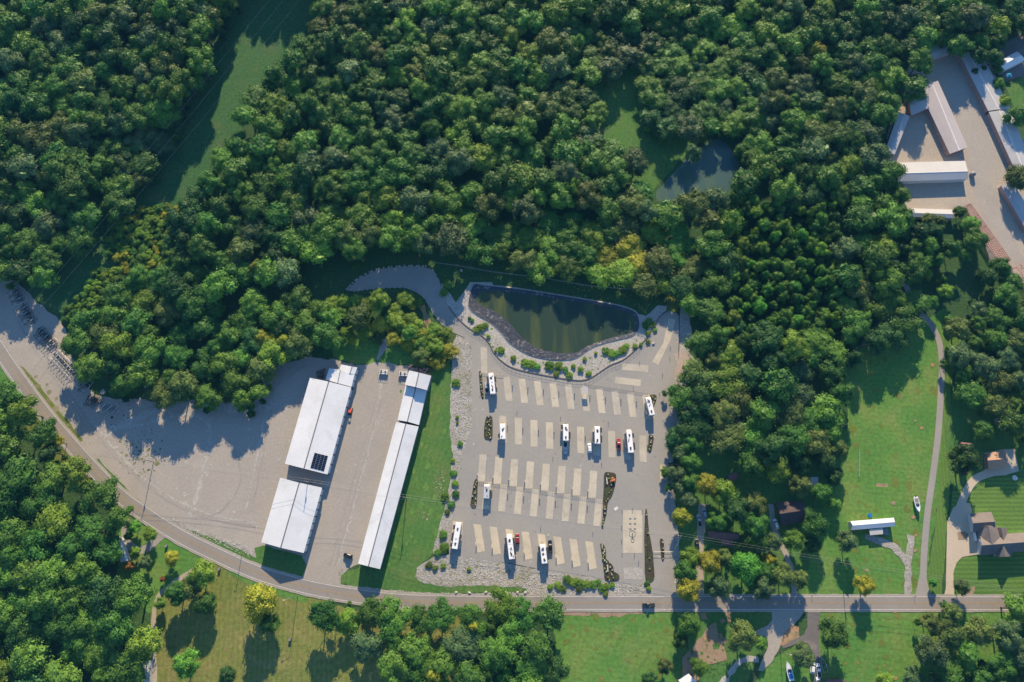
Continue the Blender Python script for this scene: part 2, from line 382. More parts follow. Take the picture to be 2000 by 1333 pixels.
def speckle(name, px, mat, lvl, n, r0, r1, seed=1, parent=None, stretch=1.0):
    rg = random.Random(seed); z = zlev(lvl)+.0015; mb = MB(); got = []
    xs = [p[0] for p in px]; ys = [p[1] for p in px]
    for t in range(n*6):
        if len(got) >= n: break
        x, y = rg.uniform(min(xs), max(xs)), rg.uniform(min(ys), max(ys))
        if not inpoly(x, y, px): continue
        p = G(x, y, z); r = r0+(r1-r0)*rg.random()**2
        if any((p.x-a)**2+((p.y-b)/stretch)**2 < ((r+c)*1.25)**2 for a, b, c in got): continue
        got.append((p.x, p.y, r)); k = 9; a0 = rg.random()*6
        mb.poly([(p.x+r*rg.uniform(.45, 1.1)*math.cos(a0+i*6.283/k), p.y+stretch*r*rg.uniform(.45, 1.1)*math.sin(a0+i*6.283/k), z) for i in range(k)])
    o = link(name, mb.mesh(name), parent, M[mat])
    if parent is None: tag(o, kind='structure')
    return o

mb = MB(); mb.poly([(-2500, -2500, 0), (2500, -2500, 0), (2500, 2500, 0), (-2500, 2500, 0)])
ground = tag(mb.build('ground', M['ground']), kind='structure')

# lawns and fields
sheet('lawn', [(1650, 690), (1700, 670), (1790, 640), (1850, 600), (1860, 700), (1850, 900), (1830, 1010), (1800, 1166), (1570, 1166), (1575, 1060), (1600, 1000), (1640, 940), (1655, 850)], 'lawn', 1, 1.5, 0, seed=2)
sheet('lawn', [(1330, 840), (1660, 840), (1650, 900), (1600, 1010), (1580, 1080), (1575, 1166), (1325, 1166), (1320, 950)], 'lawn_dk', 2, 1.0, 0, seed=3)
sheet('lawn', [(1840, 600), (1880, 640), (1850, 800), (1860, 900), (1850, 1000), (1840, 1166), (1803, 1166), (1830, 1010), (1845, 760)], 'lawn_v', 2, .6, 0, seed=4)
sheet('lawn', [(1860, 960), (1900, 960), (1930, 935), (2100, 925), (2100, 1200), (1860, 1168), (1850, 1080)], 'lawn_s', 3, .4, 0, seed=5)
sheet('lawn', [(1870, 700), (2100, 700), (2100, 930), (1960, 935), (1900, 950), (1860, 960), (1845, 850)], 'lawn_dk', 2, 1, 0, seed=6)
sheet('lawn', [(1085, 1190), (1318, 1190), (1325, 1400), (1080, 1400)], 'lawn', 1, .8, 0, seed=7)
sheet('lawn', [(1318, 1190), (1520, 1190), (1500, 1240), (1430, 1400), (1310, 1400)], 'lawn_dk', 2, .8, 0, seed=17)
sheet('lawn', [(1595, 1190), (2100, 1190), (2100, 1400), (1440, 1400), (1500, 1290), (1580, 1250), (1600, 1210)], 'lawn', 1, .8, 0, seed=8)
sheet('field', [(300, 1120), (330, 1060), (420, 1095), (500, 1133), (580, 1158), (620, 1170), (720, 1200), (900, 1200), (900, 1400), (280, 1400)], 'field', 1, 1, 0, seed=9)
sheet('lawn', [(245, 1005), (330, 1055), (420, 1100), (360, 1120), (310, 1180), (290, 1200), (230, 1120), (225, 1000)], 'lawn', 2, 1, 0, seed=10)
sheet('lawn', [(500, 1134), (600, 1160), (600, 1178), (560, 1168), (500, 1150), (440, 1115)], 'lawn', 3, .6, 0, seed=10)
sheet('verge', [(-60, 610), (0, 702), (46, 770), (94, 838), (153, 909), (245, 1000), (225, 1010), (150, 950), (60, 850), (20, 780), (-60, 700)], 'verge', 2, 1, 0, seed=11)
sheet('lawn', [(-60, 700), (0, 702), (40, 770), (10, 790), (-60, 800)], 'lawn', 3, 1, 0, seed=12)
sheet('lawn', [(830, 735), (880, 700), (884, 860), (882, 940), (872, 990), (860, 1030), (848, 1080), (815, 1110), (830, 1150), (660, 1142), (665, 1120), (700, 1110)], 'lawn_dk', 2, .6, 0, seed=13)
sheet('lawn', [(640, 660), (830, 660), (830, 718), (745, 708), (700, 712), (650, 700)], 'lawn', 1, .8, 0, seed=14)
sheet('corridor_grass', [(500, -90), (680, -90), (600, 60), (520, 150), (490, 230), (420, 310), (345, 420), (232, 510), (170, 580), (122, 628), (105, 612), (60, 580), (60, 545), (170, 440), (300, 320), (350, 200), (430, 90), (470, -20)], 'corridor', 1, 1.5, 0, seed=15)
sheet('clearing_grass', [(1150, 130), (1270, 130), (1300, 240), (1400, 230), (1440, 265), (1400, 275), (1340, 310), (1300, 345), (1270, 410), (1250, 370), (1195, 300), (1170, 255)], 'lawn_dk', 1, 1.5, 0, seed=16)
speckle('dry_grass', [(1660, 700), (1820, 640), (1840, 800), (1805, 1150), (1640, 1150)], 'verge', 4, 130, .25, 2.6, 81, stretch=1.3)
speckle('dry_grass', [(1090, 1200), (1310, 1200), (1310, 1330), (1090, 1330)], 'verge', 5, 60, .3, 2.2, 82)
speckle('dry_grass', [(1610, 1200), (1810, 1200), (1790, 1330), (1610, 1330)], 'verge', 6, 70, .3, 2.2, 83)
speckle('dry_grass', [(310, 1180), (580, 1180), (600, 1330), (310, 1330)], 'dry', 4, 170, .15, 1.3, 84, stretch=2.0)
speckle('dry_grass', [(780, 760), (880, 760), (860, 1060), (740, 1120), (770, 980)], 'lawn', 5, 80, .3, 1.8, 85, stretch=1.6)
speckle('weed_tufts', [(860, 530), (1300, 575), (1300, 600), (1240, 600), (950, 550), (860, 560)], 'verge', 7, 120, .1, .8, 86)
# big gravel lot on the left
sheet('gravel_lot', [(-60, 520), (30, 545), (72, 590), (112, 622), (128, 650), (135, 690), (160, 740), (185, 772), (230, 778), (330, 786), (430, 792), (500, 785), (515, 740), (545, 714), (600, 698), (655, 703), (700, 714), (745, 708), (800, 716), (838, 738), (760, 900), (708, 1098), (680, 1112), (668, 1125), (662, 1148), (590, 1136), (420, 1072), (250, 985), (80, 800), (-60, 640)], 'gravel', 3, 1.0, 0, seed=20)
sheet('track', [(737, 706), (762, 672), (756, 660), (748, 662), (735, 700)], 'gravel', 4, .4, 0, seed=23)
ribbon('wheel_track', [(745, 740), (738, 800), (722, 870), (700, 950), (680, 1030), (665, 1080), (655, 1135)], 1.0, 'gravel_l', 4, rag=.8, seed=3)
ribbon('wheel_track', [(200, 850), (260, 820), (330, 797), (400, 790), (470, 800), (540, 790)], 3.2, 'gravel_l', 4, rag=1.2, seed=4)
ribbon('wheel_track', [(215, 835), (280, 830), (350, 812), (400, 818), (410, 850), (395, 930), (372, 1010)], 1.8, 'gravel_l', 5, rag=1.3, seed=5)
for k, (pp, ww, mt) in enumerate([([(230, 880), (290, 845), (370, 822), (440, 822), (500, 850)], .5, 'rut'), ([(236, 888), (294, 853), (372, 830), (440, 830), (494, 857)], .5, 'rut'), ([(180, 850), (240, 815), (310, 792), (400, 783), (500, 790), (545, 750), (600, 712)], .6, 'rut'), ([(186, 858), (245, 823), (312, 800), (400, 791), (505, 797), (552, 756)], .6, 'gravel_l'), ([(90, 700), (150, 790), (215, 880), (300, 960), (400, 1010), (500, 1030)], .6, 'rut'), ([(96, 697), (157, 787), (222, 876), (306, 954), (404, 1003), (500, 1022)], .6, 'gravel_l'), ([(20, 600), (60, 670), (120, 760), (180, 850)], .7, 'rut'), ([(455, 870), (470, 940), (430, 1000), (380, 1010)], .5, 'rut'), ([(640, 960), (590, 1110)], .5, 'rut'), ([(735, 780), (690, 940), (640, 1120)], .5, 'rut'), ([(745, 780), (700, 940), (650, 1120)], .5, 'rut'), ([(260, 930), (330, 900), (420, 890), (480, 910)], .5, 'gravel_l'), ([(520, 800), (500, 900), (480, 1000)], .6, 'gravel_l'), ([(530, 800), (512, 900), (492, 1000)], .6, 'rut')]):
    if k not in (0, 1, 8, 11): ribbon('wheel_rut', pp, ww*1.5, mt, 6, rag=.7, seed=90+k)
ribbon('rock_edging', [(330, 1015), (380, 1040), (430, 1056), (470, 1068), (497, 1086)], 3.0, 'riprap', 6, rag=1.2, seed=6)
speckle('weed_patch', [(235, 860), (300, 865), (310, 915), (280, 935), (235, 920)], 'weed', 5, 60, .2, 2.2, 21)
speckle('weed_patch', [(50, 720), (80, 735), (120, 790), (160, 855), (140, 850), (95, 790)], 'weed', 5, 60, .25, 2.4, 22)
speckle('weed_patch', [(210, 800), (260, 795), (275, 825), (215, 840)], 'ground', 5, 40, .15, .9, 24)
speckle('weed_patch', [(240, 850), (300, 835), (330, 870), (300, 960), (260, 900)], 'ground', 6, 70, .1, .7, 25)
speckle('pale_patches', [(140, 700), (600, 800), (600, 1000), (480, 1050), (330, 990), (200, 870)], 'gravel_l', 5, 160, .2, 1.8, 26)
speckle('pale_patches', [(560, 720), (760, 730), (690, 1090), (600, 1100), (640, 940)], 'gravel_l', 5, 70, .15, .9, 27)
sheet('dirt_patch', [(100, 640), (115, 625), (130, 650), (140, 680), (125, 690)], 'gravel_w', 4, 2.0, 0, seed=25)
sheet('grass_strip', [(38, 714), (48, 718), (74, 750), (116, 803), (150, 845), (162, 862), (148, 865), (106, 824), (66, 770)], 'verge', 5, .5, 0, seed=25)
sheet('grass_strip', [(184, 900), (192, 896), (215, 923), (262, 968), (315, 1010), (370, 1036), (430, 1056), (470, 1074), (500, 1090), (497, 1070), (515, 1066), (588, 1086), (598, 1103), (597, 1122), (584, 1135), (500, 1106), (434, 1071), (357, 1035), (288, 994), (230, 951)], 'lawn_dk', 7, .35, 0, seed=26)
sheet('grass_strip', [(672, 1118), (680, 1113), (720, 1110), (800, 1112), (1030, 1148), (1034, 1156), (840, 1161), (760, 1152), (690, 1146), (670, 1140)], 'lawn_dk', 6, .4, 0, seed=27)
ribbon('rock_edging', [(662, 1146), (700, 1149), (760, 1156), (840, 1162), (930, 1163), (1030, 1161)], 1.6, 'riprap', 8, rag=.6, seed=8)
ribbon('rock_edging', [(668, 1112), (663, 1125), (661, 1142)], 1.3, 'riprap', 8, rag=.5, seed=9)
# parking lot
LOT = [(1268, 1169), (1318, 1169), (1319, 1100), (1314, 1000), (1303, 940), (1306, 900), (1314, 840), (1322, 770), (1332, 730), (1346, 690), (1352, 655), (1335, 632), (1322, 612), (1300, 606), (1285, 622), (1262, 662), (1222, 700), (1190, 715), (1160, 735), (1145, 742), (1120, 743), (1060, 733), (1010, 722), (985, 710), (965, 690), (955, 670), (940, 655), (915, 640), (893, 622), (877, 602), (864, 570), (858, 548), (846, 527), (825, 521), (790, 521), (740, 526), (700, 545), (678, 568), (695, 569), (740, 563), (790, 562), (815, 571), (830, 585), (845, 612), (862, 634), (885, 650), (908, 660), (920, 675), (922, 760), (921, 835), (905, 880), (897, 920), (889, 980), (880, 1030), (874, 1070), (878, 1083), (905, 1088), (960, 1096), (1000, 1101), (1060, 1114), (1110, 1122), (1160, 1127), (1180, 1137), (1200, 1141), (1266, 1141)]
lot = sheet('parking_lot', LOT, 'lot', 10, 0, 0)
sheet('rock_bank', [(882, 672), (892, 655), (912, 662), (922, 680), (923, 835), (907, 880), (898, 925), (890, 985), (881, 1035), (872, 1078), (852, 1090), (846, 1075), (858, 1030), (870, 985), (880, 945), (884, 900), (880, 850), (879, 800), (881, 740)], 'riprap', 9, .8, 0, seed=30)
sheet('rock_bank', [(846, 1088), (878, 1082), (960, 1095), (1060, 1113), (1110, 1121), (1160, 1126), (1200, 1141), (1268, 1141), (1269, 1167), (1035, 1166), (1028, 1150), (960, 1144), (880, 1146), (830, 1142), (812, 1127), (815, 1110), (830, 1098)], 'riprap', 8, .8, 0, seed=31)
sheet('rock_bank', [(1303, 938), (1311, 938), (1323, 1000), (1328, 1100), (1329, 1166), (1317, 1166), (1317, 1100), (1312, 1000)], 'riprap', 11, .5, 0, seed=32)
sheet('rock_bank', [(1306, 905), (1314, 905), (1328, 830), (1340, 760), (1356, 700), (1347, 690), (1330, 735), (1320, 775), (1312, 840)], 'riprap', 11, .6, 0, seed=33)
sheet('rock_bank', [(1330, 600), (1345, 605), (1352, 650), (1340, 690), (1326, 690), (1322, 640)], 'gravel_l', 11, .7, 0, seed=34)
sheet('pond_surround', [(862, 552), (868, 560), (890, 590), (905, 572), (918, 552), (960, 552), (1000, 620), (1180, 640), (1235, 610), (1262, 618), (1285, 596), (1304, 598), (1300, 612), (1285, 624), (1262, 664), (1222, 702), (1190, 717), (1160, 737), (1145, 744), (1120, 745), (1060, 735), (1010, 724), (983, 711), (963, 690), (953, 671), (940, 657), (915, 642), (891, 622), (874, 600), (862, 570)], 'gravel_l', 9, .4, 0, seed=35)
sheet('grass_patch', [(1290, 545), (1325, 548), (1322, 612), (1300, 606), (1302, 580)], 'verge', 8, .6, 0, seed=36)
sheet('bare_soil', [(820, 598), (828, 596), (838, 615), (844, 640), (836, 645), (828, 625)], 'soil', 5, 1.2, 0, seed=37)
sheet('bare_soil', [(1315, 690), (1335, 685), (1350, 700), (1330, 730), (1318, 745), (1322, 710)], 'pinkg', 12, 1.0, 0, seed=38)
speckle('dry_patch', [(845, 905), (872, 915), (876, 980), (850, 990), (838, 935)], 'dry', 8, 80, .15, .9, 39)
speckle('dry_patch', [(848, 915), (865, 920), (868, 965), (850, 975), (842, 935)], 'pinkg', 9, 40, .1, .5, 41)
speckle('dry_patch', [(820, 998), (840, 998), (836, 1022), (820, 1018)], 'pinkg', 8, 16, .1, .6, 40)
speckle('olive_patches', [(846, 1090), (960, 1099), (1060, 1117), (1160, 1130), (1200, 1144), (1268, 1144), (1269, 1164), (1040, 1164), (960, 1142), (832, 1140), (814, 1126)], 'weed', 9, 150, .15, 1.1, 43)
speckle('olive_patches', [(882, 672), (912, 662), (922, 835), (889, 985), (860, 1080), (848, 1075), (872, 985), (882, 850)], 'weed', 10, 70, .12, .7, 44)

def pad(px, mat='conc', lvl=12):
    if mat == 'conc': mat = 'pad_c' if px[0][1] > 1015 and px[0][0] < 1160 else ('pad_b' if (px[0][0]*7+px[0][1]*3) % 5 < 1.6 else 'conc')
    return sheet('concrete_pad', px, mat, lvl, 0, 0, parent=lot)
pad([(938.5, 679), (951, 679), (952, 729), (940, 729)])
for i in range(10):
    x, y = 982.3+30.25*i, 736.8+3.9*i; pad([(x, y), (x+12.9, y-1.0), (x+19, y+47.5), (x+5.7, y+46.8)])
for i in range(10):
    x, y = 975+30.4*i, 812+4.27*i; pad([(x, y), (x+13.7, y+.8), (x+14.4, y+52.8), (x+.7, y+51.8)])
for i in range(8):
    x, y = 936.7+30.85*i, 887.7+4.55*i; pad([(x, y), (x+14, y+.8), (x+11, y+53.3), (x-3.3, y+52.6), (x-3.0, y+41), (x-4.6, y+41), (x-4.3, y+36), (x-2.6, y+36)])
for i in range(8):
    x, y = 946.5+31*i, 941.5+4.75*i; pad([(x, y), (x+13.6, y+1.2), (x+8.6, y+54), (x-5, y+52.6)])
for i in range(8):
    x, y = 924.7+31.2*i, 1023.6+4.8*i; pad([(x, y), (x+14.6, y+2.1), (x+22.5, y+53), (x+8, y+56), (x+5.4, y+42), (x+3.6, y+41), (x+3, y+36), (x+5, y+35)])
pad([(1215.8, 710), (1266.4, 714), (1265.7, 727.5), (1215, 723)])
pad([(1202, 736.2), (1251.9, 742), (1250.8, 754.6), (1201.2, 749.3)])
pad([(1306, 622), (1319, 624.7), (1310, 664), (1285.7, 713), (1274, 706.7), (1295.6, 669.7)])
pad([(885, 1018), (904, 1020), (900, 1072), (880, 1070)], 'conc')
pad([(1216.6, 997), (1254.6, 997), (1255, 1080.5), (1217, 1080.5)], 'conc')
pad([(1218, 1108.8), (1255, 1109), (1255, 1133), (1218.5, 1132)], 'gravel_l')
pad([(1289.4, 908), (1305.4, 908), (1305.2, 937.5), (1289, 937)], 'conc_d')

speckle('weed_tufts', [(905, 640), (935, 625), (960, 640), (990, 690), (1040, 708), (1110, 712), (1160, 695), (1230, 668), (1258, 655), (1220, 695), (1160, 730), (1120, 738), (1060, 728), (990, 708), (962, 680)], 'lawn', 11, 170, .1, 1.0, 95)
speckle('oil_stains', LOT, 'stain', 11, 130, .12, .8, 91, parent=lot)
speckle('pale_stains', LOT, 'gravel_l', 11, 60, .15, .9, 92, parent=lot)
speckle('pad_stains', [(930, 735), (1265, 775), (1265, 900), (1175, 1030), (1165, 1115), (930, 1080)], 'stain', 13, 60, .12, .5, 93, parent=lot)
# road with lines
RD = [(-160, 440), (-60, 590), (0, 686), (36, 738), (83, 802), (136, 865), (197, 932), (242, 975), (335, 1038), (416, 1080), (500, 1118), (580, 1142), (650, 1157), (745, 1170.5), (832, 1176), (1000, 1178), (1400, 1178), (2300, 1179)]
ribbon('road_shoulder', RD, 7.6, 'gravel', 13, rag=.25, seed=2)
road = ribbon('road', RD, 6.2, 'road', 15)
ribbon('edge_line', RD, .26, 'white_line', 16, parent=road, off=2.75)
ribbon('edge_line', RD, .26, 'white_line', 16, parent=road, off=-2.75)
ribbon('centre_line', RD, .13, 'yellow_line', 16, parent=road, off=.13)
ribbon('centre_line', RD, .13, 'yellow_line', 16, parent=road, off=-.13)
sheet('lot_entrance', [(588, 1134), (600, 1105), (660, 1105), (664, 1150), (630, 1150)], 'gravel', 14, .2, 0, seed=41)
sheet('lot_entrance', [(1272, 1150), (1317, 1150), (1318, 1170), (1270, 1170)], 'lot', 14, .1, 0, seed=42)
# lanes and drives
ribbon('lane', [(1738, 470), (1752, 520), (1770, 560), (1795, 608), (1815, 630), (1832, 660), (1839, 700), (1838, 760), (1832, 850), (1822, 930), (1812, 1000), (1805, 1080), (1803, 1130), (1802, 1170)], 3.0, 'lane', 12)
sheet('lane_mouth', [(1797, 1120), (1808, 1120), (1818, 1168), (1787, 1168)], 'lane', 11, .1, 0)
sheet('driveway', [(1843, 1169), (1847, 1150), (1849, 1080), (1850, 1020), (1862, 992), (1880, 980), (1895, 984), (1898, 1000), (1895, 1010), (1915, 1082), (1880, 1088), (1868, 1100), (1862, 1120), (1864, 1169)], 'conc_d', 12, .15, 0)
ribbon('driveway', [(1872, 1000), (1884, 968), (1903, 938), (1935, 924), (1965, 921)], 3.6, 'conc_d', 13)
sheet('driveway', [(1923, 885), (1960, 878), (1982, 877), (1990, 920), (1962, 929), (1923, 922)], 'conc_d', 14, .1, 0)
sheet('flower_island', [(1869, 1040), (1885, 1038), (1892, 1044), (1888, 1053), (1872, 1055)], 'dirt', 15, .3, 0)
ribbon('gravel_drive', [(1772, 1164), (1774, 1120), (1766, 1092), (1745, 1068), (1715, 1056), (1690, 1048)], 3.2, 'riprap', 12, rag=.7, seed=7)
ribbon('gravel_drive', [(1771, 1105), (1777, 1075), (1780, 1046)], 3.4, 'riprap', 13, rag=.7, seed=8)
ribbon('gravel_drive', [(1372, 985), (1370, 1020), (1367, 1070), (1366, 1120), (1368, 1170)], 3.6, 'gravel_w', 12, rag=.4, seed=9)
ribbon('gravel_drive', [(1505, 985), (1512, 1030), (1525, 1060), (1545, 1110), (1553, 1168)], 2.6, 'gravel', 12, rag=.4, seed=10)
sheet('driveway_fork', [(1508, 1190), (1575, 1190), (1555, 1215), (1548, 1230), (1530, 1250), (1520, 1270), (1505, 1295), (1490, 1310), (1480, 1310), (1492, 1280), (1500, 1260), (1498, 1245), (1480, 1240), (1478, 1233), (1500, 1222), (1510, 1210)], 'gravel', 12, .6, 0, seed=43)
sheet('dark_driveway', [(1577, 1190), (1602, 1190), (1601, 1215), (1600, 1255), (1603, 1280), (1606, 1400), (1585, 1400), (1592, 1300), (1590, 1280), (1578, 1258), (1566, 1254), (1545, 1262), (1530, 1268), (1527, 1262), (1550, 1250), (1570, 1240), (1577, 1225)], 'dark_asph', 13, .3, 0, seed=44)
sheet('bare_soil', [(1545, 1222), (1560, 1225), (1562, 1245), (1540, 1256), (1525, 1262), (1530, 1240)], 'soil', 12, .6, 0, seed=45)
sheet('bare_soil', [(1370, 1245), (1400, 1215), (1405, 1235), (1418, 1250), (1415, 1275), (1390, 1290), (1370, 1300), (1360, 1280)], 'dirt', 12, 2.0, 0, seed=46)
speckle('soil_patch', [(1375, 1240), (1400, 1215), (1412, 1250), (1395, 1280), (1372, 1275)], 'soil', 14, 14, .6, 3.2, 46)
speckle('weed_patch', [(1340, 1270), (1420, 1235), (1425, 1320), (1350, 1330)], 'lawn_dk', 15, 26, .5, 3.0, 47)
sheet('bare_soil', [(1340, 1275), (1370, 1245), (1415, 1255), (1420, 1290), (1380, 1300), (1360, 1345), (1330, 1320)], 'dirt', 11, 1.5, 0, seed=47)
sheet('bare_soil', [(1362, 1195), (1380, 1195), (1383, 1210), (1370, 1210)], 'soil', 11, .8, 0, seed=48)
sheet('bare_soil', [(1418, 1192), (1428, 1192), (1428, 1215), (1420, 1215)], 'soil', 11, .6, 0, seed=49)
sheet('gravel_patch', [(1400, 1335), (1430, 1310), (1425, 1333), (1420, 1400), (1380, 1400)], 'gravel_l', 12, 1, 0, seed=50)
ribbon('gravel_drive', [(1482, 1290), (1450, 1290), (1430, 1310), (1410, 1345)], 2.2, 'gravel_l', 11, rag=.8, seed=11)
ribbon('gravel_drive', [(256, 1018), (246, 1030), (246, 1050), (258, 1070), (275, 1075), (292, 1068), (305, 1056), (318, 1044)], 3.6, 'lane', 6, rag=.2, seed=12)
ribbon('farm_track', [(405, 1095), (380, 1112), (345, 1135), (318, 1155), (303, 1180), (299, 1230), (301, 1290), (303, 1400)], 2.0, 'gravel_w', 6, rag=.5, seed=13)
sheet('dirt_patch', [(1880, 1150), (1905, 1145), (1903, 1158), (1895, 1164), (1882, 1160)], 'dirt', 9, .4, 0, seed=51)
for k, (x, y, r_, mt) in enumerate([(1788, 822, 3, 'soil'), (1800, 836, 3, 'soil'), (1822, 713, 4, 'soil'), (1748, 1325, 5, 'soil'), (1805, 1285, 5, 'soil'), (1748, 1194, 5, 'soil'), (1693, 1114, 4, 'dirt'), (1788, 1075, 5, 'dirt'), (1783, 1010, 4, 'soil'), (1410, 1213, 6, 'soil'), (1745, 983, 4, 'dirt'), (1789, 1046, 4, 'soil')]):
    sheet('bare_spot', [(x+r_*math.cos(a)*(1+.3*math.sin(a*3+k)), y+r_*math.sin(a)*.9) for a in [i*math.pi/4 for i in range(8)]], mt, 12, .5, 0, seed=60+k)
tag(sheet('brick_patch', [(1712, 944), (1734, 945), (1734, 952), (1711, 951)], 'soil', 3, .1, 0), kind='structure')
# storage yard top right
sheet('storage_yard', [(1775, 130), (1820, 100), (1870, 88), (1925, 95), (2000, 300), (2060, 420), (2060, 640), (1990, 545), (1965, 520), (1930, 470), (1885, 405), (1870, 425), (1780, 425), (1760, 380), (1735, 350), (1725, 300), (1740, 240), (1765, 200)], 'gravel_w', 3, .8, 0, seed=70)
sheet('storage_yard', [(1870, 120), (1905, 180), (1960, 330), (1950, 400), (2010, 520), (1985, 525), (1930, 430), (1905, 380), (1890, 300), (1850, 180)], 'gravel', 4, 2.0, 0, seed=71)
sheet('asphalt_drive', [(1935, 100), (2000, 62), (2100, 40), (2100, 180), (1990, 150), (1965, 160), (1940, 130)], 'dark_asph', 3, .6, 0, seed=72)
sheet('lawn', [(1965, 170), (2000, 150), (2060, 150), (2060, 330), (2000, 240), (1975, 200)], 'lawn_dk', 4, .6, 0, seed=73)
sheet('pink_gravel_strip', [(1884, 402), (1900, 398), (1975, 508), (2020, 560), (2040, 600), (1990, 560), (1935, 515), (1920, 460)], 'pinkg', 5, .6, 0, seed=74)
sheet('bare_soil', [(1250, 1192), (1090, 1192), (1100, 1200), (1180, 1205), (1262, 1200)], 'dirt', 4, 1.0, 0, seed=75)

# ------------------------------------------------------------------ ponds
OUT = [(925, 557), (915, 590), (918, 604), (934, 617), (957, 630), (979, 650), (995, 670), (1022, 688), (1045, 697), (1078, 703), (1112, 703), (1130, 697), (1155, 680), (1182, 670), (1211, 663), (1236, 656), (1248, 641), (1246, 619), (1234, 606), (1200, 596), (1155, 588), (1094, 578), (1045, 570), (995, 563), (946, 558)]
INN = [(946, 569), (934, 574), (931, 588), (942, 599), (962, 606), (984, 622), (1001, 638), (1012, 652), (1030, 667), (1050, 680), (1072, 686), (1094, 690), (1112, 690), (1128, 688), (1146, 677), (1178, 665), (1207, 656), (1227, 652), (1240, 644), (1241, 630), (1231, 614), (1200, 603), (1155, 594), (1094, 585), (1045, 577), (995, 571)]
def resamp(pts, n):
    L = [0]; N = len(pts)
    for i in range(N): L.append(L[-1]+(pts[(i+1) % N]-pts[i]).length)
    out = []; j = 0
    for k in range(n):
        t = L[-1]*k/n
        while L[j+1] < t: j += 1
        out.append(pts[j].lerp(pts[(j+1) % N], (t-L[j])/(L[j+1]-L[j])))
    return out
def ring(name, A, B, mat, sub=1):
    mb = MB(); n = len(A); rows = []
    for k in range(sub+1): rows += [A[i].lerp(B[i], k/sub) for i in range(n)]
    mb.v = [tuple(p) for p in rows]
    for k in range(sub):
        for i in range(n):
            j = (i+1) % n; mb.f.append((k*n+i, k*n+j, (k+1)*n+j, (k+1)*n+i))
    return mb.build(name, M[mat])
o_rim = crom([G(x, y, .4) for x, y in OUT], 5, True); o_rim = resamp(o_rim, 160)
inn = resamp(crom([G(x, y, .12) for x, y in INN], 5, True), 400)
inn = [min(inn, key=lambda q: (q-p).length) for p in o_rim]
tag(ring('pond_liner', o_rim, inn, 'liner', 3), kind='structure')
cen = sum(o_rim, Vector())/len(o_rim)
outer = []
for i, p in enumerate(o_rim):
    d = (o_rim[(i+1) % 160]-o_rim[i-1]).normalized(); nn = Vector((d.y, -d.x, 0))
    if nn.dot(p-cen) < 0: nn = -nn
    outer.append(Vector((p.x, p.y, 0.03))+nn*.9)
    if False: pass
tag(ring('pond_bank', outer, [p+Vector((0, 0, -.01)) for p in o_rim], 'gravel_l', 1), kind='structure')
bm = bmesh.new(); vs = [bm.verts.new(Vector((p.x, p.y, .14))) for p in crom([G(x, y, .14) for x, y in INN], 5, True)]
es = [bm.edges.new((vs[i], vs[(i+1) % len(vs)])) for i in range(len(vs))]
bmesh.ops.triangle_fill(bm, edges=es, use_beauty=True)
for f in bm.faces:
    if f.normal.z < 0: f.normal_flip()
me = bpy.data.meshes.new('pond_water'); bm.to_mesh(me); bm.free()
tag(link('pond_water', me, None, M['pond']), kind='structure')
sheet('pond_bank', [(1400, 262), (1362, 282), (1330, 312), (1300, 345), (1275, 375), (1275, 400), (1300, 410), (1400, 400), (1460, 350), (1465, 330), (1440, 285)], 'ground', 3, 1.0, 3, seed=80)
sheet('pond_water', [(1398, 272), (1365, 290), (1335, 318), (1308, 346), (1286, 372), (1282, 388), (1300, 396), (1400, 390), (1440, 350), (1445, 325), (1430, 298), (1415, 278)], 'pond2', 5, .8, 3, seed=81)

# ------------------------------------------------------------------ buildings
def gsec(root, L0, L1, R0, R1, P0, P1, heL, hr, roof, wall, heR=None, th=.14, inset=.35, ridge=None, name='roof'):
    """one gabled section from photo points of its eaves and ridge at their own heights"""
    heR = heL if heR is None else heR
    l0, l1 = G(*L0, heL), G(*L1, heL); r0, r1 = G(*R0, heR), G(*R1, heR); p0, p1 = G(*P0, hr), G(*P1, hr)
    mb = MB(); mb.slab([l0, l1, p1, p0], th); mb.slab([p0, p1, r1, r0], th)
    ro = mb.build(name, M[roof], root, True)
    c = (l0+l1+r0+r1)/4
    def ins(p, z):
        d = Vector((c.x-p.x, c.y-p.y, 0)); ax = (l1-l0).normalized(); ax.z = 0; ay = Vector((-ax.y, ax.x, 0))
        q = p+ax*math.copysign(inset, d.dot(ax))+ay*math.copysign(min(inset, abs(d.dot(ay))), d.dot(ay)); q.z = z; return q
    a0, a1, b0, b1 = [ins(p, p.z-th-.02) for p in (l0, l1, r0, r1)]
    ax = (l1-l0).normalized()
    q0 = p0+ax*inset; q0.z = hr-th-.05; q1 = p1-ax*inset; q1.z = hr-th-.05
    zf = lambda p: Vector((p.x, p.y, 0))
    mb = MB()
    mb.poly([zf(a0), zf(a1), a1, a0]); mb.poly([zf(b1), zf(b0), b0, b1])
    mb.poly([zf(b0), zf(a0), a0, q0, b0]); mb.poly([zf(a1), zf(b1), b1, q1, a1])
    mb.build('wall', M[wall], root, True)
    if ridge:
        mb = MB(); d = (p1-p0).normalized(); n = Vector((-d.y, d.x, 0))*ridge[1]
        up = Vector((0, 0, .05))
        mb.slab([p0+n+up-Vector((0, 0, .06)), p1+n+up-Vector((0, 0, .06)), p1+up, p0+up], .05); mb.slab([p0+up, p1+up, p1-n+up-Vector((0, 0, .06)), p0-n+up-Vector((0, 0, .06))], .05)
        mb.build('ridge_cap', M[ridge[0]], ro, True)
    return a0, a1, b0, b1
def rootat(name, label, cat, pts, group=None):
    c = sum((G(x, y) for x, y in pts), Vector())/len(pts)
    return thing(name, label, cat, c, group=group)
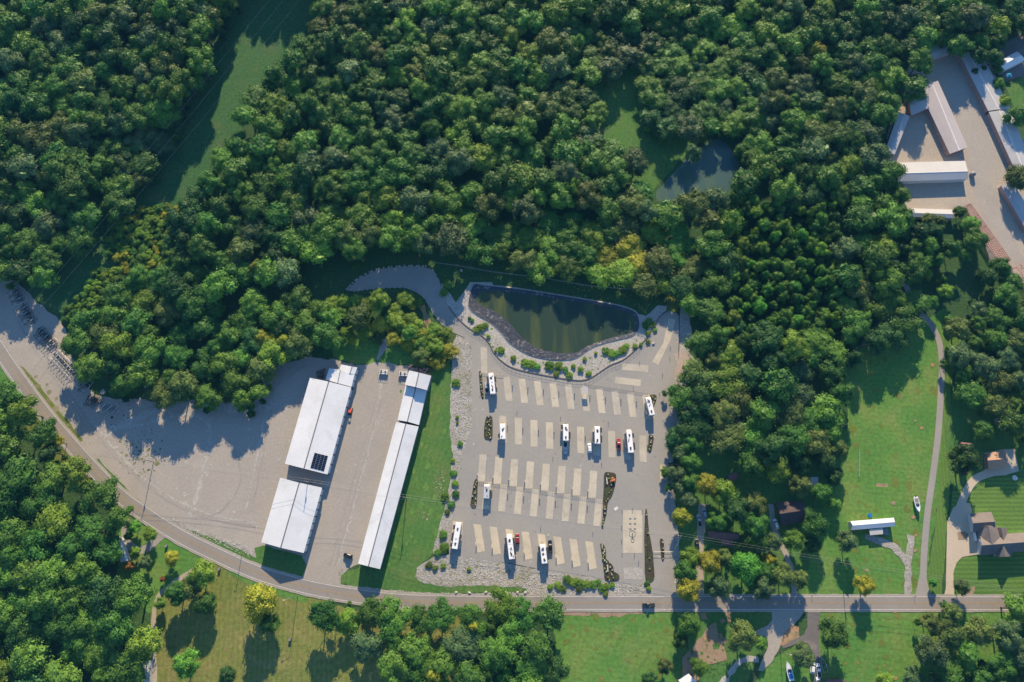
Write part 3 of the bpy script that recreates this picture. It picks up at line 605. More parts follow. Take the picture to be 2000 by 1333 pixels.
def wall_doors(root, a, b, n, h, mat, frac=.86, side=1, name='roll_up_door', post=True):
    a = Vector((a.x, a.y, 0)); b = Vector((b.x, b.y, 0)); d = (b-a); L = d.length; u = d/L; nn = Vector((u.y, -u.x, 0))*side
    wdt = L/n
    for i in range(n):
        m_ = a+u*(wdt*(i+.5))
        c = m_+nn*.03
        MB().box((c.x, c.y, h/2), (wdt*frac, .06, h), math.atan2(u.y, u.x)).build(name, M[mat], root, True)
    if post:
        for i in range(n+1):
            c = a+u*(wdt*i)+nn*.12
            MB().box((c.x, c.y, h/2+.1), (.3, .24, h+.2), math.atan2(u.y, u.x)).build('downspout', M['trim'], root, True)

# white storage buildings
b1 = rootat('storage_building', 'long white metal storage building with stepped north end and solar panels on its roof', 'building', [(605, 738), (697, 717), (639, 927), (556, 906)])
a0, a1, c0, c1 = gsec(b1, (605.2, 738.4), (556.5, 906), (686, 757), (639.5, 927), (642, 745.8), (593.5, 915.6), 4.6, 6.4, 'roof_w', 'wall_g', ridge=('ridge', .28))
wall_doors(b1, c0, c1, 9, 3.9, 'door_w', side=-1)
x0, x1, e0, e1 = gsec(b1, (643, 719.5), (636, 742), (692.5, 732), (686.3, 756), (665, 723), (659.4, 748.7), 4.6, 5.8, 'roof_w', 'wall_g', heR=4.6, ridge=('ridge', .2))
x0, x1, f0, f1 = gsec(b1, (666, 712), (661.5, 728), (698, 718), (692.8, 731.5), (687.7, 716.6), (683.5, 730), 4.6, 5.2, 'roof_w', 'wall_g', heR=4.6, ridge=('ridge', .2))
wall_doors(b1, f0, e1, 3, 3.9, 'door_w', side=-1)
# solar array resting on the roof
def roofpt(px, py):
    # plane of the main building's right slope
    A = G(642, 745.8, 6.4); B = G(593.5, 915.6, 6.4); C = G(639.5, 927, 4.6)
    n = (B-A).cross(C-A); x = (px-1000.0)/FPX; y = -(py-666.5)/FPX; d = Vector((x, y*CT+ST, y*ST-CT))
    t = (A-CAM).dot(n)/d.dot(n); return CAM+d*t
sa = thing('solar_array', 'dark solar panel array on the right slope of the long white storage building', 'solar array', roofpt(622, 905))
q = [roofpt(614.5, 884.5), roofpt(641, 891), roofpt(633, 921), roofpt(606, 914)]
for i in range(4):
    for j in range(9):
        def bl(u, v): return q[0].lerp(q[1], u).lerp(q[3].lerp(q[2], u), v)+Vector((0, 0, .16))
        u0, u1, v0, v1 = (i+.04)/4, (i+.96)/4, (j+.07)/9, (j+.93)/9
        MB().slab([bl(u0, v0), bl(u0, v1), bl(u1, v1), bl(u1, v0)], .06).build('solar_panel', M['solar'], sa, True)
mbr = MB()
for i in range(4):
    for s_ in (.25, .75):
        mbr.tube(bl((i+s_)/4, 0)-Vector((0, 0, .10)), bl((i+s_)/4, 1)-Vector((0, 0, .10)), .035, 4)
mbr.build('mounting_rails', M['alu'], sa, True)
b2 = rootat('storage_building', 'short wide white metal storage building beside the road', 'building', [(547, 933), (629, 953), (593, 1080), (510, 1060)])
a0, a1, c0, c1 = gsec(b2, (547, 933.6), (510.2, 1059.5), (629, 953), (593.2, 1080.5), (584.5, 943.2), (548.2, 1070.3), 4.8, 6.6, 'roof_w', 'wall_g', ridge=('ridge', .28))
wall_doors(b2, c0, c1, 9, 4.0, 'door_w', side=-1)
b3 = rootat('storage_building', 'white storage building with a taller north bay, at the top of the right row', 'building', [(799, 724), (842, 734), (818, 830), (776, 821)])
gsec(b3, (799, 724), (790.7, 751.8), (842.3, 734.4), (833.9, 762.6), (818.3, 728.2), (811.7, 756.6), 6.9, 8.6, 'roof_w', 'wall_g', ridge=('ridge', .25))
a0, a1, c0, c1 = gsec(b3, (792, 753.5), (776.3, 820.9), (833.5, 763), (818.3, 830.5), (811.9, 758), (795.5, 823.9), 4.7, 6.3, 'roof_w', 'wall_g', ridge=('ridge', .25))
wall_doors(b3, a0, a1, 5, 3.8, 'door_w', side=1)
b4 = rootat('storage_building', 'long narrow white metal storage building running down to the road', 'building', [(773, 824), (817, 833), (742, 1112), (699, 1101)])
a0, a1, c0, c1 = gsec(b4, (773.5, 824.5), (699.5, 1101.4), (817.6, 833.5), (742.3, 1112), (792.5, 828.4), (719.4, 1106.5), 4.8, 6.4, 'roof_w', 'wall_g', ridge=('ridge', .25))
wall_doors(b4, a0, a1, 20, 3.8, 'door_w', side=1)
# lean-to with scrap beside the first building and behind the third
s1 = rootat('storage_rack', 'dark open pallet rack against the stepped corner of the long white building', 'rack', [(625, 730), (634, 736)])
mb = MB(); p = [G(620, 728), G(636, 722), G(632, 740), G(622, 738)]
for a, b in ((0, 1), (1, 2), (2, 3), (3, 0)):
    for z in (.2, 1.3, 2.4): mb.tube(p[a]+Vector((0, 0, z)), p[b]+Vector((0, 0, z)), .07, 4)
for k in p: mb.tube(k, k+Vector((0, 0, 2.6)), .09, 4)
mb.build('rack_frame', M['steel_d'], s1, True)
mb = MB(); rg = random.Random(5)
for i in range(9):
    c = G(623+rg.random()*10, 727+rg.random()*10); mb.box((c.x, c.y, .5+rg.random()*1.5), (1.2, .9, .25), rg.random()*3)
mb.build('stacked_pallets', M['wallc'], s1, True)
s2 = rootat('storage_pen', 'dark fenced storage pen behind the taller white bay', 'pen', [(800, 716), (842, 725)])
mb = MB(); p = [G(799, 714), G(842, 723), G(841, 734), G(801, 723)]
for i in range(4):
    a, b = p[i], p[(i+1) % 4]; n = max(2, int((b-a).length/2.5))
    for k in range(n+1): c = a.lerp(b, k/n); mb.tube(c, c+Vector((0, 0, 2.2)), .07, 5)
    mb.tube(a+Vector((0, 0, 2.1)), b+Vector((0, 0, 2.1)), .06, 4); mb.tube(a+Vector((0, 0, 1.0)), b+Vector((0, 0, 1.0)), .06, 4)
mb.build('fence_frame', M['steel_d'], s2, True)
mb = MB()
for i in range(14):
    t = rg.random(); u = rg.random(); c = p[0].lerp(p[1], .05+.9*t).lerp(p[3].lerp(p[2], .05+.9*t), .15+.7*u); mb.box((c.x, c.y, .4+rg.random()*.5), (1.0+rg.random()*1.4, .8, .8), rg.random()*3)
mb.build('stored_goods', M['wall_br'], s2, True)

# storage complex top right
def simple(name, label, cat, L0, L1, R0, R1, P0, P1, he, hr, roof, wall, ridge=None, heR=None, inset=.3):
    rt = rootat(name, label, cat, [L0, L1, R1, R0]); r = gsec(rt, L0, L1, R0, R1, P0, P1, he, hr, roof, wall, heR=heR, ridge=ridge, inset=inset)
    return rt, r
e, r1_ = simple('storage_row', 'long bent row of storage units with pink-brown doors along the yard east side', 'building', (1871, 100), (1930, 217), (1917, 105), (1974, 215), (1890, 101), (1951, 214), 3.4, 4.1, 'roof_gb', 'wall_br', ('ridge_w', .3))
wall_doors(e, r1_[0], r1_[1], 14, 2.7, 'door_b', .9, side=1, post=False)
gs = gsec(e, (1931, 219), (1984, 336), (1975, 217), (2018, 328), (1952, 216), (1999, 332), 3.4, 4.1, 'roof_gb', 'wall_br', ridge=('ridge_w', .3))
wall_doors(e, gs[0], gs[1], 12, 2.7, 'door_b', .9, side=1, post=False)
f, r2_ = simple('storage_row', 'wide grey-roofed storage row standing in the middle of the gravel yard', 'building', (1794, 172), (1855, 301), (1832, 158), (1890, 288), (1820, 162), (1874, 294), 3.4, 4.3, 'roof_g', 'wall_br', ('ridge_w', .3))
wall_doors(f, r2_[0], r2_[1], 14, 2.7, 'door_b', .9, side=1, post=False)
simple('storage_row', 'small bluish-roofed storage unit touching the middle row under the trees', 'building', (1774, 193), (1803, 184), (1780, 226), (1813, 212), (1777, 207), (1808, 197), 3.2, 3.8, 'roof_gb', 'wall_br')
simple('storage_row', 'narrow slanting bluish storage roof along the forest at the yard west side', 'building', (1755, 219), (1728, 297), (1777, 227), (1747.5, 302), (1766, 223), (1738, 299.5), 3.2, 3.7, 'roof_gb', 'wall_br')
simple('storage_row', 'shaded storage roof closing the north end of the yard', 'building', (1845, 82), (1800, 98), (1867, 100), (1819, 117), (1856, 91), (1809, 108), 3.2, 3.7, 'roof_gb', 'door_b')
simple('storage_row', 'brown-walled storage row at the yard south-east corner', 'building', (1955, 362), (2006, 452), (1975, 352), (2030, 440), (1963, 358), (2016, 446), 3.2, 3.6, 'roof_gb', 'door_b')
cb, cr = simple('barn', 'cream-roofed barn with a red strip at its west end and a round tank beside it', 'building', (1756.5, 318), (1885, 314.5), (1749.5, 355), (1891, 350), (1760, 339), (1890.5, 335), 3.6, 4.8, 'roof_c', 'wall_w', ('ridge_w', .2))
gsec(cb, (1749, 318.4), (1756.3, 318.1), (1741, 355.4), (1749.3, 355), (1753, 339.3), (1759.8, 339), 3.6, 4.8, 'red', 'wall_w')
simple('long_shed', 'narrow cream-roofed shed half hidden behind bushes at the yard south side', 'shed', (1780.7, 407.3), (1863.6, 410), (1778, 424), (1864, 427), (1779, 416), (1863, 418.6), 3.2, 3.9, 'roof_c', 'wall_w')
wt = thing('water_tank', 'round grey tank at the east end of the cream-roofed barn', 'tank', G(1897, 343))
bmx = MB(); bmx.tube((0, 0, 0), (0, 0, 2.2), 1.4, 18); bmx.tube((0, 0, 2.2), (0, 0, 2.7), 1.4, 18, .35); bmx.build('tank_shell', M['wall_g'], wt)
MB().tube((0, 0, 2.7), (0, 0, 2.85), .35, 12).build('lid', M['alu'], wt)
# unfinished red roof frame
fr = rootat('roof_frame', 'long unfinished red steel roof frame along the yard south-west edge', 'steel frame', [(1890, 400), (1960, 510)])
A0, A1 = G(1881, 405, 3.2), G(1948, 512, 3.2); B0, B1 = G(1896, 398, 3.2), G(1974, 508, 3.2); C0, C1 = G(1889, 400, 4.0), G(1962, 509, 4.0)
mb = MB()
for k in range(34):
    t = k/33; a, b, c = A0.lerp(A1, t), B0.lerp(B1, t), C0.lerp(C1, t); mb.tube(a, c, .12, 4); mb.tube(c, b, .12, 4)
mb.build('rafters', M['red'], fr, True); mb = MB()
for u in (0, .33, .66, 1):
    mb.tube(A0.lerp(C0, u), A1.lerp(C1, u), .1, 4); mb.tube(B0.lerp(C0, u), B1.lerp(C1, u), .1, 4)
mb.build('purlins', M['red'], fr, True)
for k in range(6):
    for s_ in ((A0, A1), (B0, B1)):
        a = s_[0].lerp(s_[1], k/5); MB().tube((a.x, a.y, 0), a, .12, 5).build('column', M['red'], fr, True)
fr2 = rootat('roof_frame', 'short unfinished red roof frame at the right edge below the gravel yard', 'steel frame', [(2000, 545), (2010, 560)])
A0, A1 = G(1985, 522, 3.2), G(2015, 566, 3.2); B0, B1 = G(2002, 512, 3.2), G(2032, 556, 3.2)
mb = MB()
for k in range(12):
    t = k/11; mb.tube(A0.lerp(A1, t), B0.lerp(B1, t), .12, 4)
mb.build('rafters', M['red'], fr2, True); mb = MB()
for u in (0, .5, 1): mb.tube(A0.lerp(B0, u), A1.lerp(B1, u), .1, 4)
mb.build('purlins', M['red'], fr2, True)
for s_ in (A0, A1, B0, B1): MB().tube((s_.x, s_.y, 0), s_, .12, 5).build('column', M['red'], fr2, True)
# houses
simple('house', 'white-roofed house by the dark drive in the top right corner', 'house', (1949.5, 120.6), (1986.6, 100.7), (1962.4, 137.7), (2003, 117), (1955, 129), (1995, 108), 3.0, 4.6, 'roof_w', 'wall_w')
dk = thing('deck', 'grey wooden deck at the west end of the white-roofed house', 'deck', G(1952, 140))
mb = MB(); dq = [G(1943, 137, .8), G(1950, 132, .8), G(1960, 141, .8), G(1952, 147, .8)]; mb.slab(dq, .15); mb.build('deck_floor', M['wall_g'], dk, True)
mb = MB()
for i in range(4):
    a, b = dq[i], dq[(i+1) % 4]; mb.tube(a, a+Vector((0, 0, 1)), .06, 4); mb.tube((a.x, a.y, 0), a, .08, 4); mb.tube(a+Vector((0, 0, 1)), b+Vector((0, 0, 1)), .05, 4)
mb.build('railing', M['wall_w'], dk, True)
hs = rootat('house', 'large brown-shingled house with several gables beside the pale concrete driveway', 'house', [(1900, 1030), (1990, 1040), (1950, 1080)])
gsec(hs, (1894.5, 1003.4), (1936, 1000), (1901, 1040.5), (1944.4, 1034), (1900.5, 1022.3), (1943.5, 1019.2), 2.9, 5.6, 'shingle', 'wall_w', name='garage_roof')
gsec(hs, (1914.5, 1046), (2035, 1038), (1914.7, 1085.4), (2038, 1074), (1917.5, 1065.6), (2040, 1056.5), 2.9, 6.2, 'shingle', 'wall_w', name='main_roof')
gsec(hs, (1913, 1036), (1915, 1072), (1949, 1028), (1966, 1066), (1930, 1026.5), (1937.8, 1064), 2.9, 6.3, 'shingle', 'wall_w', name='cross_roof')
gsec(hs, (1946, 1088.2), (1950, 1066), (1977.5, 1087), (1973, 1064), (1963.5, 1088), (1960, 1066), 2.9, 5.9, 'shingle', 'wall_w', name='front_gable_roof')
gsec(hs, (1945, 1031), (1956, 1060), (1966, 1031), (1970, 1060), (1955.7, 1030.5), (1961, 1058.5), 2.9, 5.2, 'shingle', 'wall_w', name='rear_gable_roof')
gd = G(1903, 1047); MB().box((gd.x-.6, gd.y, 1.1), (.1, 4.5, 2.2)).build('garage_door', M['door_w'], hs, True)
for (x, y) in ((1898, 1028), (1914, 1060)):
    g_ = G(x, y); MB().box((g_.x, g_.y, 1.1), (.12, 2.2, 2.2)).build('garage_door', M['door_w'], hs, True)
cg, r_ = simple('garage', 'copper-roofed garage standing on a concrete apron', 'garage', (1928.6, 885.6), (1960.5, 879.6), (1931, 917), (1967.6, 914), (1929.3, 900), (1966, 897), 3.4, 5.0, 'roof_cu', 'wall_br', ('shingle_r', .12))
mh, r_ = simple('mobile_home', 'white-roofed mobile home with a front porch on the bright lawn', 'mobile home', (1660.6, 1018.6), (1745.6, 1011.5), (1663, 1036), (1748, 1028.5), (1665.6, 1026.8), (1748, 1020), 3.0, 3.7, 'roof_w', 'wall_w')
q = [G(1697.8, 1034.5, 2.6), G(1724, 1032, 2.6), G(1725, 1043.5, 2.4), G(1699.4, 1045.8, 2.4)]
MB().slab(q, .1).build('porch_roof', M['roof_c'], mh, True)
for c in (q[2], q[3]): MB().tube((c.x, c.y+.1, 0), (c.x, c.y+.1, 2.3), .08, 6).build('porch_post', M['wall_w'], mh, True)
mb = MB(); c = G(1729, 1039); mb.box((c.x, c.y, .4), (2.2, 3.0, .8)); mb.build('porch_steps', M['wall_g'], mh, True)
for k in range(6):
    a = r_[2].lerp(r_[3], (k+.5)/6); MB().box((a.x, a.y-.02, 1.7), (1.2, .06, .9), R_(5)).build('window', M['glass'], mh, True)
bh, r_ = simple('house', 'low red-brown roofed house under trees beside the gravel drive', 'house', (1384.4, 1036.3), (1443, 1042.3), (1386, 1052), (1442, 1057.5), (1384.8, 1038), (1443, 1044.5), 3.1, 3.9, 'shingle_r', 'wall_br')
q = [G(1406, 1055, 2.8), G(1441, 1056.5, 2.8), G(1439.7, 1067.4, 2.5), G(1411, 1064.5, 2.5)]
MB().slab(q, .1).build('porch_roof', M['shingle_r'], bh, True)
for c in (q[2], q[3]): MB().tube((c.x, c.y+.1, 0), (c.x, c.y+.1, 2.4), .08, 6).build('porch_post', M['wall_w'], bh, True)
for k in range(4):
    a = r_[2].lerp(r_[3], (k+.5)/4); MB().box((a.x, a.y-.02, 1.6), (1.2, .06, .9), R_(-5)).build('window', M['glass'], bh, True)
simple('shed', 'small pink-roofed shed at the edge of the shaded lawn', 'shed', (1419.8, 930), (1435.4, 922.3), (1430, 941.3), (1443, 931.5), (1425, 935), (1440, 926), 2.4, 3.1, 'shingle_r', 'wall_br')
simple('house', 'dark-roofed house hidden among trees east of the low red-brown one', 'house', (1518.5, 981), (1570, 978), (1529, 1027.6), (1574, 1017), (1523, 1004), (1572, 997), 3.0, 5.4, 'shingle_d', 'wall_br')
simple('shed', 'small grey-blue shed under trees beside the long lawn', 'shed', (1583, 932), (1598, 932), (1584.6, 949.5), (1598, 948), (1584, 941), (1598, 940), 2.5, 3.1, 'roof_gb', 'wall_g')
simple('shed', 'small open lean-to with a rusty roof north of the large dark tree', 'shed', (1877, 864), (1899, 866), (1878, 870), (1898, 871.5), (1877.5, 867), (1898.5, 869), 2.4, 2.9, 'shingle_r', 'wall_br')
simple('shed', 'small shed with a white edge just south of the large dark tree', 'shed', (1876, 921), (1884, 930), (1884, 916), (1894, 924), (1880, 918), (1889, 927), 2.3, 2.9, 'shingle_d', 'wall_w')
simple('mobile_home', 'white and grey mobile home against the wood beside the looped drive', 'mobile home', (220, 1052), (236, 1099), (235.5, 1048), (250.6, 1095), (231, 1049), (246, 1096), 3.0, 3.8, 'roof_w', 'wall_w')
simple('mobile_home', 'pale building cut by the bottom edge beside the farm track', 'mobile home', (276, 1293), (272, 1360), (293.4, 1290), (290, 1360), (284, 1291.5), (281, 1360), 3.0, 3.8, 'roof_gb', 'wall_w')
simple('shed', 'white metal building cut by the bottom edge beside the bare orange soil', 'shed', (1325, 1330), (1345, 1316), (1345, 1352), (1364, 1336), (1335, 1341), (1355, 1326), 3.0, 3.6, 'roof_w', 'wall_w')
simple('house', 'dark red roof cut by the bottom edge beside the black driveway', 'house', (1616, 1328), (1650, 1328), (1616, 1365), (1650, 1365), (1616, 1346), (1650, 1346), 3.0, 4.5, 'shingle_r', 'wall_br')
simple('shed', 'small grey roof under the trees at the lot east edge', 'shed', (1362, 815), (1374, 822), (1368, 840), (1380, 842), (1365, 828), (1377, 832), 2.8, 3.5, 'roof_gb', 'wall_g')
simple('shed', 'weathered brown outbuilding beside the bushes in the right edge garden', 'shed', (1944, 818), (1958, 840), (1950, 815), (1970, 842), (1947, 817), (1964, 841), 2.2, 2.7, 'wall_br', 'wall_br')
# refuse enclosure
en = rootat('refuse_enclosure', 'dark three-sided refuse enclosure behind the stained pad at the lot edge', 'enclosure', [(1306, 908), (1318, 938)])
c1_, c2_, c3_, c4_ = G(1306, 908), G(1322, 908), G(1322, 938), G(1306, 938)
for a, b in ((c1_, c2_), (c2_, c3_), (c3_, c4_)):
    m_ = (a+b)/2; d = b-a; MB().box((m_.x, m_.y, .95), (d.length, .15, 1.9), math.atan2(d.y, d.x)).build('fence_panel', M['wall_br'], en, True)
dm = thing('refuse_container', 'dark green refuse container inside the enclosure', 'refuse container', G(1313, 922))
mb = MB(); mb.loft([[(-1, -.8, .15), (1, -.8, .15), (1, .8, .15), (-1, .8, .15)], [(-1.1, -1, 1.3), (1.1, -1, 1.3), (1.1, .9, 1.5), (-1.1, .9, 1.5)]]); mb.build('bin_body', M['steel_d'], dm)
MB().box((0, 0, 1.5), (2.3, 2.0, .08)).build('lid', M['rubber'], dm)

# ------------------------------------------------------------------ vehicles
def wheel(parent, x, y, r=.34, wd=.24):
    o = MB().tube((x-wd/2, y, r), (x+wd/2, y, r), r, 14).build('wheel', M['rubber'], parent)
    MB().tube((x-wd/2-.01, y, r), (x+wd/2+.01, y, r), r*.55, 10).build('rim', M['alu'], o)
def sec(y, hw, z0, z1, ch=.12):
    return [(-hw+ch*.5, y, z0), (hw-ch*.5, y, z0), (hw, y, z0+.15), (hw, y, z1-ch), (hw-ch, y, z1), (-hw+ch, y, z1), (-hw, y, z1-ch), (-hw, y, z0+.15)]
def car(label, px, py, head, paint, style='suv', group=None):
    t = thing('parked_car', label, {'suv': 'car', 'pickup': 'pickup truck', 'jeep': 'car'}[style], G(px, py)+Vector((0, 0, .17)), R_(head), group)
    L = {'suv': 4.7, 'pickup': 5.6, 'jeep': 4.2}[style]; h = L/2; W = .93
    if style == 'pickup':
        s = [sec(h, .80, .45, .85), sec(h-.15, .9, .35, 1.02), sec(h-1.5, W, .32, 1.10), sec(h-1.55, W, .32, 1.12), sec(-h+.1, W, .32, 1.12), sec(-h, .88, .4, 1.08)]
    else:
        s = [sec(h, .74, .42, .72), sec(h-.2, .86, .32, .88), sec(h-1.2, W, .3, 1.0), sec(-h+.5, W, .3, 1.06), sec(-h+.1, .88, .32, 1.0), sec(-h, .8, .4, .9)]
    MB().loft(s).build('body', M[paint], t)
    y1, y0 = (h-1.35, h-3.4) if style == 'pickup' else (h-1.15, -h+.35)
    zb = 1.08 if style == 'pickup' else 1.0; zt = 1.78 if style != 'suv' else 1.62
    fr_ = [(-.82, y0, zb), (.82, y0, zb), (.82, y1, zb), (-.82, y1, zb)]
    tp = [(-.66, y0+.35, zt-.06), (.66, y0+.35, zt-.06), (.66, y1-.6, zt-.06), (-.66, y1-.6, zt-.06)]
    MB().loft([fr_, tp]).build('windows', M['glass'], t)
    MB().loft([[(-.69, y0+.3, zt-.07), (.69, y0+.3, zt-.07), (.69, y1-.58, zt-.07), (-.69, y1-.58, zt-.07)], [(-.6, y0+.4, zt), (.6, y0+.4, zt), (.6, y1-.7, zt), (-.6, y1-.7, zt)]]).build('cab_roof', M[paint], t)
    if style == 'pickup': MB().box((0, (-h+.15+h-3.5)/2, 1.125), (1.5, h-3.5+h-.15, .03)).build('load_bed', M['rubber'], t)
    for x in (-.82, .82):
        for y in (h-.95, -h+1.0): wheel(t, x, y, .38 if style == 'pickup' else .34)
    for x in (-.6, .6):
        MB().box((x, h-.06, .66), (.32, .1, .14)).build('headlight', M['alu'], t)
        MB().box((x*1.1, -h+.03, .75), (.22, .08, .2)).build('tail_light', M['car_red'], t)
    return t
def rv(label, px, py, head, L=10.5, slides=(), roof='rv_white', nose='flat', group=None, units=((.25,), (-.3,)), vents=4, seed=1, W=2.65, H=3.5):
    """slides: (side, y0, y1); heading 0 = front to the north"""
    t = thing('camper_trailer' if nose != 'motor' else 'motorhome', label, 'camper trailer' if nose != 'motor' else 'motorhome', G(px, py)+Vector((0, 0, .16)), R_(head), group)
    h = L/2; w2 = W/2; z0 = .75
    def rg_(y, hw, a, b, c=.14): return [(-hw, y, a), (hw, y, a), (hw, y, b-c), (hw-c, y, b), (-hw+c, y, b), (-hw, y, b-c)]
    if nose == 'fifth': s = [rg_(h, w2-.35, 1.9, H-.7), rg_(h-.35, w2-.1, 1.7, H-.12), rg_(h-2.3, w2, 1.6, H), rg_(h-2.35, w2, z0, H), rg_(-h, w2, z0, H)]
    elif nose == 'motor': s = [rg_(h, w2-.15, .6, H-.4), rg_(h-.25, w2, .5, H), rg_(-h+.1, w2, .5, H), rg_(-h, w2-.08, .6, H-.1)]
    else: s = [rg_(h, w2-.15, .95, H-.9), rg_(h-.45, w2-.05, z0, H-.1), rg_(h-.8, w2, z0, H), rg_(-h, w2, z0, H)]
    b = MB().loft(s).build('body', M['rv_side'], t)
    ys = h-.9 if nose != 'motor' else h-.35
    ro = MB().loft([[(-w2+.08, -h+.1, H), (w2-.08, -h+.1, H), (w2-.08, ys, H), (-w2+.08, ys, H)], [(-w2+.18, -h+.2, H+.05), (w2-.18, -h+.2, H+.05), (w2-.18, ys-.1, H+.05), (-w2+.18, ys-.1, H+.05)]]).build('roof', M[roof], t)
    rg = random.Random(seed)
    for u in units:
        MB().loft([[(-.4, u[0]*L-.55, H+.05), (.4, u[0]*L-.55, H+.05), (.4, u[0]*L+.55, H+.05), (-.4, u[0]*L+.55, H+.05)], [(-.3, u[0]*L-.4, H+.35), (.3, u[0]*L-.4, H+.35), (.3, u[0]*L+.5, H+.32), (-.3, u[0]*L+.5, H+.32)]]).build('air_conditioner', M['topper'], ro)
    for i in range(vents):
        x = rg.uniform(-.75, .75); y = rg.uniform(-h+.8, h-1.4)
        MB().box((x, y, H+.11), (.38, .38+.5*rg.random(), .14)).build('roof_vent', M['topper'], ro)
    for sd_, ya, yb in slides:
        so = MB().box((sd_*(w2+.45), (ya+yb)/2, 2.0), (.96, yb-ya, 2.1)).build('slide_out', M['rv_side'], t)
        MB().box((sd_*(w2+.47), (ya+yb)/2, 3.09), (1.0, yb-ya+.1, .06)).build('slide_topper', M['topper'], so)
    for x in (-w2+.12, w2-.12):
        ysw = (-1.3, -.4) if nose != 'motor' else (h-1.6, -h+2.2)
        for y in ysw: wheel(t, x, y, .4, .26)
    for s_ in (-1, 1):
        for k in range(3):
            y = -h+1.5+k*(L-3)/2.6; MB().box((s_*(w2+.01), y, 2.2), (.04, 1.0, .6)).build('window', M['glass'], t)
    MB().box((0, -h-.08, .8), (W*.9, .14, .18)).build('rear_bumper', M['steel_d'], t)
    MB().box((-.7, -h-.05, 2.2), (.4, .07, 2.3)).build('ladder', M['steel_d'], t)
    if nose == 'flat':
        mb = MB(); mb.tube((-.9, h-.4, .6), (0, h+1.1, .6), .06, 4); mb.tube((.9, h-.4, .6), (0, h+1.1, .6), .06, 4); mb.build('drawbar', M['steel_d'], t)
    if nose == 'motor': MB().box((0, h-.02, 1.75), (W-.3, .1, 1.1)).build('windscreen', M['glass'], t)
    return t
rv('white fifth-wheel camper with several slide-outs next to a grey pickup, top left of the lot', 961, 752, 6, 10.8, ((1, -4.5, -2.2), (1, .5, 3.2), (-1, 1, 3.6)), nose='fifth', seed=2, vents=5)
car('grey-blue pickup parked close beside the top left camper', 951, 759, 3, 'car_silver', 'pickup')
rv('white camper trailer beside the small flower bed at the top right of the lot', 1267, 796, 10, 9.2, ((-1, -3.5, -1.6),), seed=3)
rv('white camper on the first pad of the second row', 982, 845, 1, 7.6, ((-1, -3.0, -1.2),), seed=4, vents=3, units=((.1,),))
rv('white camper with a silver pickup hitched right behind it', 1104, 847, -1, 8.2, ((-1, 1.6, 3.6), (1, -3.2, .2)), seed=5, vents=2)
car('silver pickup parked at the south end of a camper', 1104, 876, 180, 'car_silver', 'pickup')
rv('white camper with long slide-outs on both sides, next to a small white car', 1165, 852, -1, 8.6, ((-1, -3.6, 1.4), (1, 1.2, 3.5), (1, -3.6, -.4)), seed=6, vents=3)
car('small white car left of the camper with slide-outs on both sides', 1151, 876, 2, 'car_white', 'suv')
car('bright red pickup on the lot between a bare pad and a long camper', 1208, 869, 1, 'car_red', 'pickup')
rv('long white fifth-wheel camper right of the red pickup', 1228, 864, 3, 11.2, ((-1, -2.5, 3.8), (1, 1.6, 3.6), (1, -4.2, -.8)), nose='fifth', seed=7, vents=6)
rv('small grey-roofed camper on the short third-row pad by the west flower bed', 951, 961, -2, 6.6, ((1, -2.2, .6),), roof='rv_grey', seed=8, vents=2, units=((.1,),), H=3.1)
rv('long narrow white motorhome at the south-west corner of the lot', 893, 1047, -8, 12.0, ((-1, 2.6, 4.6), (-1, -2.5, 1.0), (-1, -5.2, -3.6), (1, -1.0, .6)), nose='motor', seed=9, vents=1)
rv('long white camper next to the dark red car in the bottom row', 997, 1068, 7, 11.2, ((-1, -3.5, 4.0), (1, -3.8, 3.6)), nose='fifth', seed=10, vents=7)
car('dark red car beside the long camper in the bottom row', 1010.5, 1053, 3, 'car_dkred', 'suv')
rv('white camper next to the black pickup in the bottom row', 1061, 1082, 6, 8.6, ((-1, .6, 3.4), (1, -2.8, 2.6)), seed=11, vents=5)
car('black pickup beside the camper in the bottom row', 1074.5, 1068, 3, 'car_black', 'pickup')
car('dark blue pickup driving on the road below the lot entrance', 1266, 1182, 90, 'car_blue', 'pickup')
car('silver car at the far end of the gravel drive', 1375, 1003, 5, 'car_silver', 'suv')
car('pale grey pickup on the left of the gravel drive', 1364.5, 1017, 2, 'car_silver', 'pickup')
car('black car on the gravel drive near the road', 1360.5, 1064, 2, 'car_black', 'suv')
car('white car on the shaded drive beside the dark-roofed house', 1514, 1024, 12, 'car_white', 'suv')
car('white car half under the tree at the bottom edge drive', 1586, 1304, -15, 'car_white', 'suv')
car('white pickup on the black driveway beside a boat trailer', 1597, 1309, 0, 'car_white', 'pickup')
car('white car cut by the bottom edge on the black driveway', 1597, 1334, 0, 'car_white', 'suv')
# small orange tractor by the storage building
tr = thing('tractor', 'small orange-red tractor parked beside the long white storage building', 'tractor', G(685.5, 804), R_(-15))
MB().loft([[(-.35, .2, .6), (.35, .2, .6), (.35, 1.7, .6), (-.35, 1.7, .6)], [(-.3, .2, 1.2), (.3, .2, 1.2), (.28, 1.6, 1.05), (-.28, 1.6, 1.05)]]).build('bonnet', M['orange'], tr)
MB().box((0, -.4, 2.2), (1.3, 1.3, .1)).build('canopy', M['orange'], tr)
for x in (-.5, .5):
    for y in (-.9, .1): MB().tube((x, y, .6), (x, y, 2.2), .05, 5).build('canopy_post', M['steel_d'], tr)
MB().box((0, -.5, .7), (.8, 1.2, .5)).build('seat_deck', M['steel_d'], tr)
for x, y, r in ((-.65, -.6, .6), (.65, -.6, .6), (-.5, 1.3, .36), (.5, 1.3, .36)): wheel(tr, x, y, r, .3)
mb = MB(); mb.box((0, -1.6, .45), (1.5, .8, .3)); mb.build('mower_deck', M['steel_d'], tr)
